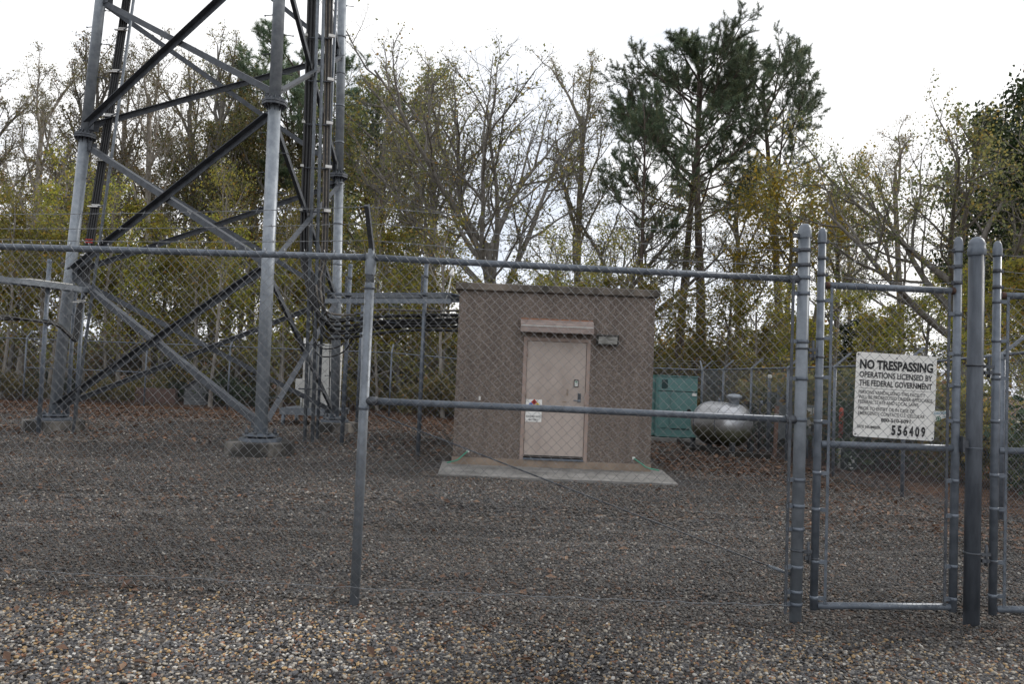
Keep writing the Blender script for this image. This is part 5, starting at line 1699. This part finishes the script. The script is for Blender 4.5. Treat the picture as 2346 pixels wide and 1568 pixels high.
BROAD = dict(levels=5, seg=[7, 7, 5, 4, 3], wander=[0.04, 0.10, 0.14, 0.18, 0.22], up=[0.02, 0.05, 0.04, 0.03, 0.0], taper=[0.5, 0.3, 0.3, 0.35, 0.5],
             kids=[7, 8, 7, 6], start=[0.45, 0.22, 0.15, 0.1], ang=[38, 42, 46, 50], angv=[14, 16, 20, 25], len=[0.9, 0.52, 0.5, 0.52], rr=[0.44, 0.45, 0.46, 0.5],
             rmin=0.0065, sides=[12, 8, 5, 3, 3], trunk_levels=3, shrink=0.5)
def spec(**k):
    s = dict(BROAD); s.update(k); return s

PROTO = {}
# wide bare oak behind the shelter: short trunk, fan of rising limbs
PROTO['bare_oak'] = make_tree(11, 16, spec(kids=[8, 9, 8, 7], start=[0.5, 0.2, 0.15, 0.1], ang=[42, 36, 42, 48], len=[1.5, 0.50, 0.47, 0.5], up=[0.0, 0.055, 0.06, 0.05, 0.02]), M['leaf_sparse'], M['bark'], 6500, 0.085, 0.08, 6.2, 0.27, 2.0, low_bias=2.2)
# slender grey trees with a haze of twigs
SL = dict(kids=[12, 8, 7, 7], start=[0.32, 0.2, 0.15, 0.1], ang=[32, 36, 42, 46], len=[0.40, 0.48, 0.5, 0.5], up=[0.02, 0.09, 0.07, 0.05, 0.02], shrink=0.55)
PROTO['slender_a'] = make_tree(21, 16, spec(**SL), M['leaf_sparse'], M['bark_pale'], 6500, 0.075, 0.08, 14.0, 0.19, 1.5, low_bias=0.4)
PROTO['slender_b'] = make_tree(22, 16, spec(**dict(SL, kids=[10, 8, 7, 7], start=[0.42, 0.2, 0.15, 0.1])), M['leaf_sparse'], M['bark'], 6500, 0.075, 0.08, 13.0, 0.2, 1.5, low_bias=0.4, lean=(0.06, 0))
# olive brown crowns, fuller
PROTO['olive_a'] = make_tree(31, 14, spec(kids=[11, 8, 7, 5], start=[0.25, 0.2, 0.15, 0.1], ang=[44, 42, 46, 50], len=[0.46, 0.5, 0.5, 0.52]), M['leaf_olive'], M['bark'], 10000, 0.13, 0.13, 11.5, 0.22, 1.8)
PROTO['olive_b'] = make_tree(32, 14, spec(kids=[10, 8, 7, 5], start=[0.2, 0.2, 0.15, 0.1], ang=[50, 42, 46, 50], len=[0.5, 0.5, 0.5, 0.52]), M['leaf_olive'], M['bark'], 10000, 0.13, 0.13, 10.5, 0.2, 1.8)
# yellow olive understorey
US = dict(kids=[12, 7, 6, 5], start=[0.14, 0.2, 0.15, 0.1], ang=[55, 45, 46, 50], len=[0.48, 0.5, 0.5, 0.52], up=[0.02, 0.02, 0.02, 0.0, -0.02])
PROTO['under_a'] = make_tree(41, 8, spec(**US), M['leaf_yellow'], M['bark'], 6800, 0.115, 0.10, 6.8, 0.11, 2.2, lean=(0.05, 0))
PROTO['under_b'] = make_tree(42, 8, spec(**dict(US, kids=[10, 7, 6, 5])), M['leaf_yellow'], M['bark_pale'], 6500, 0.115, 0.10, 6.5, 0.10, 2.2, lean=(-0.1, 0.03))
PROTO['gold'] = make_tree(43, 8, spec(**dict(US, start=[0.6, 0.2, 0.15, 0.1])), M['leaf_gold'], M['bark'], 9000, 0.10, 0.22, 7.5, 0.11, 1.2)
# spreading oak on the right with heavy limbs
PROTO['limb_oak'] = make_tree(52, 13, spec(kids=[8, 8, 7, 6], start=[0.42, 0.2, 0.15, 0.1], ang=[46, 40, 44, 48], len=[1.25, 0.5, 0.5, 0.5], up=[0.0, 0.05, 0.05, 0.03, 0.0], wander=[0.04, 0.085, 0.12, 0.16, 0.22]), M['leaf_cedar'], M['bark'], 15000, 0.07, 0.09, 5.2, 0.235, 1.8)
# dark evergreen
PROTO['evergreen'] = make_tree(61, 11, spec(kids=[14, 8, 7, 5], start=[0.1, 0.2, 0.15, 0.1], ang=[58, 45, 46, 50], len=[0.40, 0.5, 0.5, 0.52]), M['leaf_green'], M['bark'], 26000, 0.15, 0.22, 9.5, 0.16, 1.0)
# pines
def pine_prof(t):
    q = min(1.0, max(0.0, (t - 0.5) / 0.5))
    return 4.3 * (0.42 + 0.60 * math.sin(math.pi * min(1.0, 0.16 + 0.80 * q)))
PS = dict(levels=4, seg=[12, 6, 4, 3], wander=[0.016, 0.09, 0.15, 0.18], up=[0.02, 0.05, 0.07, 0.10], taper=[0.22, 0.3, 0.4, 0.6], kids=[30, 9, 7], start=[0.54, 0.42, 0.25],
          ang=[66, 44, 42], angv=[14, 14, 16], len=[0.2, 0.36, 0.42], rr=[0.24, 0.45, 0.5], rmin=0.011, sides=[12, 6, 4, 3], trunk_levels=2, shrink=0.35, prof=pine_prof)
def pspec(**k):
    s = dict(BROAD); s.update(PS); s.update(k); return s
PROTO['pine_a'] = make_tree(71, 20, pspec(), M['needle'], M['bark_pine'], 34, 0.20, 0.26, 17.0, 0.27, needles=True, lean=(0.03, 0))
PROTO['pine_b'] = make_tree(72, 20, pspec(kids=[27, 9, 7], start=[0.58, 0.42, 0.25]), M['needle'], M['bark_pine'], 34, 0.20, 0.26, 17.5, 0.24, needles=True, lean=(-0.02, 0))
PROTO['cedar'] = make_tree(62, 14, spec(kids=[15, 8, 7, 5], start=[0.14, 0.2, 0.15, 0.1], ang=[56, 45, 46, 50], len=[0.36, 0.5, 0.5, 0.52]), M['leaf_cedar'], M['bark'], 18000, 0.115, 0.15, 13.0, 0.2, 1.4)
PROTO['sapling'] = make_tree(91, 10, spec(kids=[9, 6, 5, 5], start=[0.4, 0.2, 0.15, 0.1], ang=[42, 40, 44, 48], len=[0.34, 0.5, 0.5, 0.5]), M['leaf_yellow'], M['bark_pale'], 2600, 0.10, 0.18, 9.0, 0.085, 1.5, lean=(0.05, 0.0))
# low shrubs
PROTO['shrub'] = make_tree(81, 2.4, spec(levels=4, kids=[9, 7, 6], start=[0.05, 0.15, 0.1], ang=[48, 45, 50], angv=[20, 20, 20], len=[0.75, 0.55, 0.5], seg=[4, 4, 3, 3], wander=[0.15, 0.18, 0.2, 0.2], up=[0, 0.05, 0.03, 0], taper=[.4, .4, .4, .5], rr=[.6, .55, .5], rmin=0.006, sides=[6, 4, 3, 3], trunk_levels=2),
                           M['leaf_olive'], M['bark'], 5000, 0.085, 0.14, 1.3, 0.03, 1.0)
PROTO['shrub_green'] = (PROTO['shrub'][0], PROTO['shrub'][1].copy(), PROTO['shrub'][2])
PROTO['shrub_green'][1].materials[1] = M['leaf_green']

trng = random.Random(99)
def plant(kind, name, px, D, ytop, label, cat='tree', group=None, wide=1.0, rz=None, yref=600):
    tm, cm, h = PROTO[kind]
    X = P(px, yref, D).x
    g = zg(X, D)
    zt = P(px + 0.05 * (yref - ytop), ytop, D).z
    s = (zt - g) / h
    o = thing(name, (X, D, g - 0.02), label, cat, group)
    o.rotation_euler = (0, 0, trng.uniform(0, 6.28) if rz is None else rz)
    o.scale = (s * wide, s * wide, s)
    for nm, me in (('trunk', tm), ('crown', cm)):
        c = bpy.data.objects.new(nm, me); col.objects.link(c); c.parent = o
    return o

ORD = 'leftmost second third fourth fifth sixth seventh eighth ninth tenth eleventh twelfth thirteenth fourteenth fifteenth sixteenth seventeenth eighteenth nineteenth twentieth'.split()
def nth(i):
    return 'leftmost' if i == 0 else ORD[i] + ' from left'
def plant_all():
    # --- trees that can be told apart
    plant('bare_oak', 'bare_oak', 1150, 33, 88, 'wide bare oak with a fan of limbs rising behind the shelter', wide=1.12, rz=0.6)
    plant('pine_a', 'pine_tree', 1612, 37, 12, 'tallest pine, dark crowned, standing behind the green generator', rz=0.4, wide=1.05)
    plant('pine_b', 'pine_tree', 1562, 38.5, 70, 'straight pine close on the left of the tallest pine', rz=2.2, wide=1.1)
    plant('pine_a', 'pine_tree', 1800, 41, 70, 'pine with open crown above the gate hinge post', rz=1.9, wide=0.95)
    plant('pine_b', 'slender_pine', 1468, 36, 190, 'slender dark trunked pine between the bare oak and the tall pines', rz=1.0, wide=0.8)
    plant('gold', 'golden_tree', 1790, 34, 350, 'golden yellow small tree in front of the right hand pine', rz=0.5, wide=1.05)
    plant('limb_oak', 'spreading_oak', 2205, 23.5, 165, 'spreading dark limbed oak behind the thick gate post', rz=1.2, wide=1.0)
    plant('evergreen', 'dark_evergreen', 2375, 25, 150, 'dark evergreen tree at the upper right edge of the picture', rz=0.0, wide=0.75)
    plant('slender_a', 'slender_tree', 62, 33, 92, 'slender grey tree nearest the left edge of the picture', rz=0.3, wide=1.05)
    plant('slender_b', 'slender_tree', 165, 36, 70, 'slender twiggy tree just left of the left tower leg', rz=1.3, wide=1.05)
    plant('slender_a', 'slender_tree', 355, 37, 62, 'slender thin leaved tree seen between the left and front tower legs', rz=2.3)
    plant('slender_b', 'slender_tree', 505, 43, 52, 'slender tree with its top left of the front tower leg', rz=4.0)
    plant('pine_b', 'pine_tree', 700, 46, 66, 'pine whose top shows right of the front tower leg', rz=0.2, wide=1.25)
    plant('cedar', 'green_brown_tree', 830, 41, 118, 'tall dull green brown tree behind the back tower leg', rz=0.7, wide=1.1)
    plant('pine_a', 'pine_tree', 905, 47, 190, 'pine with rounded crown right of the back tower leg', rz=1.9, wide=1.1)
    plant('slender_b', 'slender_tree', 985, 37, 120, 'slender bare tree between the tower and the bare oak', rz=5.1, wide=1.1)
    plant('slender_a', 'slender_tree', 1330, 41, 112, 'slender bare tree on the right flank of the bare oak', rz=3.0, wide=1.1)
    plant('cedar', 'green_brown_tree', 430, 42, 235, 'rounded olive green tree behind the crossed tower braces', rz=0.5)
    plant('cedar', 'green_brown_tree', 600, 42, 170, 'olive brown tree directly behind the front tower leg', rz=1.5)
    plant('limb_oak', 'leaning_oak', 1420, 38, 330, 'low leafy oak between the shelter roof and the slender pine', rz=4.0)
    plant('slender_a', 'slender_tree', 2080, 40, 260, 'slender tree seen above the no trespassing sign', rz=0.9, wide=1.2)
    plant('slender_b', 'slender_tree', 1905, 36, 420, 'small forked tree between the hinge post and the gate', rz=0.4, wide=1.1)
    plant('evergreen', 'dark_evergreen', 1985, 44, 720, 'low dark evergreen showing through the gate left of the sign', rz=0.8, wide=1.5)
    # --- the yellow understorey, one tree after another along the back of the yard
    k = 0
    for i_, (px, D, yt) in enumerate( ((-60, 30, 420), (35, 31, 500), (120, 29.5, 450), (205, 32, 430), (290, 30.5, 500), (385, 31.5, 470), (470, 30, 530), (560, 32, 500),
                        (650, 30, 540), (745, 31.5, 500), (845, 30, 560), (930, 31, 540), (1015, 33, 600), (1230, 31, 620), (1320, 32.5, 590),
                        (1410, 30, 640), (1500, 32, 600), (1660, 31, 620), (1740, 30, 640), (1850, 31.5, 610))):
        plant('under_a' if k % 2 else 'under_b', 'yellow_leaved_tree', px, D, yt, 'yellow olive young tree, ' + nth(i_) + ' in the low row behind the far fence', group='yellow understorey trees behind the far fence', wide=trng.uniform(0.95, 1.25)); k += 1
    for i_, (px, D, yt) in enumerate(((1990, 29, 660), (2110, 25, 640), (2250, 29, 560), (2300, 21, 600), (2430, 19, 540))):
        plant('under_a' if k % 2 else 'under_b', 'yellow_leaved_tree', px, D, yt, 'yellow leaved small tree, ' + nth(i_) + ' outside the side fence', group='small trees outside the side fence', wide=trng.uniform(0.9, 1.15)); k += 1
    for i_, (px, yt) in enumerate(((20, 420), (128, 330), (262, 400), (500, 360), (660, 430), (880, 450), (1030, 480), (1265, 520), (1388, 500))):
        plant('sapling', 'sapling', px, 27.6 + 1.1 * (i_ % 3), yt, 'thin pale stemmed sapling, ' + nth(i_) + ' just behind the far fence', group='pale saplings behind the far fence', wide=trng.uniform(0.8, 1.2))
    # --- deeper rows that close the wood
    gl = 'olive brown tree in the crowded back rows of the wood'
    for (px, D, yt) in ((-140, 40, 340), (-30, 46, 350), (60, 42, 340), (150, 48, 355), (240, 44, 350), (330, 50, 340), (530, 52, 300), (660, 50, 350), (760, 46, 280),
                        (860, 52, 280), (950, 50, 430), (1180, 55, 690), (1400, 50, 690), (1690, 50, 740), (2280, 44, 480), (2380, 40, 380)):
        plant(('olive_a', 'olive_b')[k % 2], 'wood_tree', px, D, yt, gl, group='trees in the back rows of the wood', wide=trng.uniform(0.9, 1.2)); k += 1
    for i_, (px, D, yt) in enumerate(((-60, 38, 140), (255, 42, 120), (430, 46, 120), (590, 50, 110), (1700, 46, 400), (1960, 46, 420), (2290, 38, 240))):
        plant(('slender_a', 'slender_b')[k % 2], 'thin_wood_tree', px, D, yt, 'thin grey tree, ' + nth(i_) + ' among those in the back rows of the wood', group='thin trees in the back rows of the wood', wide=trng.uniform(0.9, 1.2)); k += 1
    gl = 'low thicket bush deep in the shade of the wood'
    for px in range(-100, 2000, 75):
        D = trng.uniform(36, 48)
        plant('shrub', 'thicket_bush', px + trng.uniform(-25, 25), D, trng.uniform(700, 790), gl, 'bush', 'thicket bushes deep in the wood', wide=trng.uniform(1.0, 1.4), yref=880)
    # --- shrubs along the fences
    gl = 'low leafy shrub at the foot of the woods'
    for px in range(-80, 1640, 58):
        D = trng.uniform(29.6, 32.5) if 270 < px < 520 else trng.uniform(28.0, 32.5)
        plant('shrub' if trng.random() < 0.65 else 'shrub_green', 'shrub', px + trng.uniform(-20, 20), D, trng.uniform(845, 900), gl, 'shrub', 'shrubs at the foot of the woods', wide=trng.uniform(1.1, 1.7), yref=900)
    gl = 'low bush outside the side fence on the right'
    for i in range(9):
        D = 13.5 + i * 1.3
        X = 8.0 + trng.uniform(0, 1.6)
        x = CX + X / D * FPX
        o = plant('shrub_green' if i % 3 == 0 else 'shrub', 'shrub', x, D, 880 - trng.uniform(0, 40) + 6, gl, 'shrub', 'bushes outside the side fence', wide=1.2, yref=900)
plant_all()

# ================================================================== GRAVEL AND FALLEN LEAVES
def point_cloud_object(name, pts, rot, scl, tint, material, subdiv, noise_amt):
    n = len(pts)
    me = bpy.data.meshes.new(name)
    me.vertices.add(n)
    me.vertices.foreach_set('co', np.asarray(pts, dtype=np.float32).ravel())
    a = me.attributes.new('turn', 'FLOAT_VECTOR', 'POINT'); a.data.foreach_set('vector', np.asarray(rot, dtype=np.float32).ravel())
    a = me.attributes.new('size', 'FLOAT_VECTOR', 'POINT'); a.data.foreach_set('vector', np.asarray(scl, dtype=np.float32).ravel())
    a = me.attributes.new('tint', 'FLOAT_COLOR', 'POINT'); a.data.foreach_set('color', np.asarray(tint, dtype=np.float32).ravel())
    me.materials.append(material)
    o = bpy.data.objects.new(name, me); col.objects.link(o)
    ng = bpy.data.node_groups.new(name + '_scatter', 'GeometryNodeTree')
    ng.interface.new_socket('Geometry', in_out='INPUT', socket_type='NodeSocketGeometry')
    ng.interface.new_socket('Geometry', in_out='OUTPUT', socket_type='NodeSocketGeometry')
    N, L = ng.nodes, ng.links
    gi, go = N.new('NodeGroupInput'), N.new('NodeGroupOutput')
    ico = N.new('GeometryNodeMeshIcoSphere'); ico.inputs['Radius'].default_value = 1.0; ico.inputs['Subdivisions'].default_value = subdiv
    sp = N.new('GeometryNodeSetPosition')
    nt = N.new('ShaderNodeTexNoise'); nt.inputs['Scale'].default_value = 1.3
    pos = N.new('GeometryNodeInputPosition')
    sub = N.new('ShaderNodeVectorMath'); sub.operation = 'SUBTRACT'; sub.inputs[1].default_value = (0.5, 0.5, 0.5)
    sc = N.new('ShaderNodeVectorMath'); sc.operation = 'SCALE'; sc.inputs['Scale'].default_value = noise_amt
    L.new(pos.outputs[0], nt.inputs['Vector']); L.new(nt.outputs['Color'], sub.inputs[0]); L.new(sub.outputs[0], sc.inputs[0])
    L.new(ico.outputs['Mesh'], sp.inputs['Geometry']); L.new(sc.outputs[0], sp.inputs['Offset'])
    sm = N.new('GeometryNodeSetMaterial'); sm.inputs['Material'].default_value = material
    L.new(sp.outputs['Geometry'], sm.inputs['Geometry'])
    iop = N.new('GeometryNodeInstanceOnPoints')
    m2p = N.new('GeometryNodeMeshToPoints')
    L.new(gi.outputs[0], m2p.inputs['Mesh']); L.new(m2p.outputs['Points'], iop.inputs['Points'])
    L.new(sm.outputs['Geometry'], iop.inputs['Instance'])
    def attr(nm, typ):
        q = N.new('GeometryNodeInputNamedAttribute'); q.data_type = typ; q.inputs['Name'].default_value = nm
        return q.outputs['Attribute']
    L.new(attr('turn', 'FLOAT_VECTOR'), iop.inputs['Rotation'])
    L.new(attr('size', 'FLOAT_VECTOR'), iop.inputs['Scale'])
    L.new(iop.outputs['Instances'], go.inputs[0])
    md = o.modifiers.new('scatter', 'NODES'); md.node_group = ng
    return o

def zg_np(X, Y):
    s = lambda t: np.clip(t, 0, 1) ** 2 * (3 - 2 * np.clip(t, 0, 1))
    w = undulation(X, Y)
    return -s((Y - 5) / 9) * (0.09 + 0.17 * s((X + 3) / 2.2)) + w

def scatter_band(y0, y1, dens, pad=0.8):
    hw = lambda y: y * 0.70 + pad
    area = (hw(y0) + hw(y1)) * (y1 - y0)
    n = int(area * dens)
    Y = y0 + (y1 - y0) * rng.random(int(n * 1.3))
    keep = rng.random(len(Y)) < hw(Y) / hw(y1)
    Y = Y[keep]
    X = (rng.random(len(Y)) * 2 - 1) * hw(Y)
    return X, Y

def value_noise(X, Y, f, seed):
    r = np.random.default_rng(seed)
    out = np.zeros_like(X)
    for k in range(4):
        a = r.uniform(0, 6.28, 4); d = r.uniform(-1, 1, 4)
        out += np.sin(X * f * (1 + k * 0.7) * np.cos(a[0]) + Y * f * (1 + k * 0.7) * np.sin(a[0]) + a[1]) / (1 + k)
    return out

def blocked(X, Y):
    """keep stones off the pad, the shelter and the footings"""
    b = (X > SX0 - 0.42) & (X < SX1 + 0.45) & (Y > 12.9) & (Y < 20.2)
    for (fx, fy) in ((-4.3, 13.7), (-9.52, 16.5), (-4.27, 19.3)):
        b |= (X - fx) ** 2 + (Y - fy) ** 2 < 0.56 ** 2
    return b

def build_gravel():
    def colours(n, pal, w):
        ii = rng.choice(len(pal), n, p=np.array(w) / sum(w))
        c = np.array(pal)[ii] * rng.uniform(0.75, 1.25, (n, 1))
        return np.concatenate([c, np.ones((n, 1))], axis=1)
    warm = [(0.085, 0.086, 0.092), (0.135, 0.132, 0.132), (0.05, 0.048, 0.048), (0.36, 0.33, 0.28), (0.38, 0.26, 0.13), (0.50, 0.49, 0.46), (0.22, 0.11, 0.06), (0.20, 0.17, 0.14)]
    cool = [(0.064, 0.06, 0.056), (0.096, 0.09, 0.083), (0.036, 0.035, 0.035), (0.19, 0.175, 0.155), (0.13, 0.08, 0.055), (0.09, 0.092, 0.10), (0.30, 0.29, 0.27), (0.14, 0.11, 0.09)]
    sets = [('pebble_strip', 2.9, 4.9, 3900, 0.0048, 0.0125), ('crushed_gravel', 4.9, 8.0, 2200, 0.006, 0.014), ('crushed_gravel', 8.0, 14, 620, 0.009, 0.019), ('crushed_gravel', 14, 25, 130, 0.014, 0.03)]
    acc = {'pebble_strip': [], 'crushed_gravel': []}
    for (nm, y0, y1, dens, s0, s1) in sets:
        X, Y = scatter_band(y0, y1, dens, 1.7 if y1 < 9 else 0.9)
        ok = ~blocked(X, Y) & (X < 7.0)
        X, Y = X[ok], Y[ok]
        n = len(X)
        s = s0 + (s1 - s0) * rng.beta(1.4, 3.0, n)
        S = np.stack([s * rng.uniform(0.9, 1.5, n), s * rng.uniform(0.75, 1.15, n), s * rng.uniform(0.5, 0.9, n)], axis=1)
        Z = zg_np(X, Y) + s * rng.uniform(0.05, 0.75, n)
        rot = np.stack([rng.normal(0, 0.35, n), rng.normal(0, 0.35, n), rng.uniform(0, 6.28, n)], axis=1)
        # pale pebbles outside, darker crushed stone inside, mixing raggedly along the fence
        cw = colours(n, warm, [28, 16, 18, 10, 10, 5, 5, 9]); cc = colours(n, cool, [30, 24, 18, 7, 9, 8, 3, 9])
        edge = 4.75 + 0.22 * value_noise(X, Y, 1.6, 5)
        t = np.clip((edge - Y) / 0.55 + 0.5, 0, 1)
        pick = rng.random(n) < t
        T = np.where(pick[:, None], cw, cc)
        patch = np.clip(1.0 + 0.2 * value_noise(X, Y, 1.5, 9), 0.6, 1.35)
        T[:, :3] *= patch[:, None] * np.array([0.92, 0.90, 0.87])
        acc[nm].append((np.stack([X, Y, Z], axis=1), rot, S, np.clip(T, 0.01, 0.9)))
    for nm, lst in acc.items():
        a = [np.concatenate([l[k] for l in lst]) for k in range(4)]
        o = point_cloud_object(nm, a[0], a[1], a[2], a[3], M['stone'], 2 if nm == 'pebble_strip' else 1, 0.8)
        tag(o, 'mixed grey, tan and white pebbles in front of the fence' if nm == 'pebble_strip' else 'dark grey crushed gravel covering the fenced yard', 'gravel', kind='stuff')
build_gravel()

def build_litter():
    pts = []
    for (y0, y1, d) in ((3.2, 5.2, 16), (5.2, 9, 22), (9, 15, 26), (15, 20, 40), (20, 25, 75), (25, 33, 70)):
        X, Y = scatter_band(y0, y1, d, 1.5)
        # drifts against the side and back fences
        wgt = 0.35 + 0.65 * np.clip((value_noise(X, Y, 0.7, 3) + 0.6), 0, 1.5)
        wgt = wgt * np.where((X > 4.2) & (Y > 7), 2.2, 1.0)
        ok = (rng.random(len(X)) < wgt / 2.0) & ~blocked(X, Y)
        pts.append(np.stack([X[ok], Y[ok]], axis=1))
    for (x0, x1, y0, y1, dn) in ((3.2, 7.6, 8.5, 13, 55), (3.0, 7.6, 13, 24, 95), (-16, 3, 21.5, 25.5, 60)):
        n_ = int((x1 - x0) * (y1 - y0) * dn)
        q = np.stack([x0 + (x1 - x0) * rng.random(n_), y0 + (y1 - y0) * rng.random(n_)], axis=1)
        keep = (value_noise(q[:, 0], q[:, 1], 1.1, 8) > -0.5 + rng.normal(0, 0.5, n_)) & ~blocked(q[:, 0], q[:, 1])
        pts.append(q[keep])
    XY = np.concatenate(pts)
    n = len(XY)
    Z = zg_np(XY[:, 0], XY[:, 1]) + np.where(XY[:, 1] < 9, 0.016, 0.02) + rng.uniform(0, 0.012, n)
    C = np.stack([XY[:, 0], XY[:, 1], Z], axis=1)
    th = rng.uniform(0, 6.28, n)
    L = rng.uniform(0.022, 0.05, n) * np.where(XY[:, 1] > 15, 1.5, 1.0)
    d = np.stack([np.cos(th), np.sin(th), rng.normal(0, 0.25, n)], axis=1)
    e = np.stack([-np.sin(th), np.cos(th), rng.normal(0, 0.35, n)], axis=1)
    W = L * rng.uniform(0.3, 0.55, n)
    up = np.array([0, 0, 1.0])
    v = [C - d * L[:, None], C + e * W[:, None] + up * (W * 0.5)[:, None], C + d * L[:, None], C - e * W[:, None] + up * (W * 0.45)[:, None]]
    V = np.stack(v, axis=1).reshape(-1, 3)
    b = (np.arange(n) * 4)[:, None]
    T = np.concatenate([b + np.array([0, 2, 1]), b + np.array([0, 3, 2])], axis=1).reshape(-1, 3)
    tone = np.repeat(rng.beta(1.6, 1.8, n), 2)
    me = raw_mesh('leaf_litter', V, np.zeros((0, 4)), T, [M['litter']], 0, 0, tone)
    o = bpy.data.objects.new('leaf_litter', me); col.objects.link(o)
    tag(o, 'dry brown fallen leaves lying over the gravel', 'leaves', kind='stuff')
build_litter()
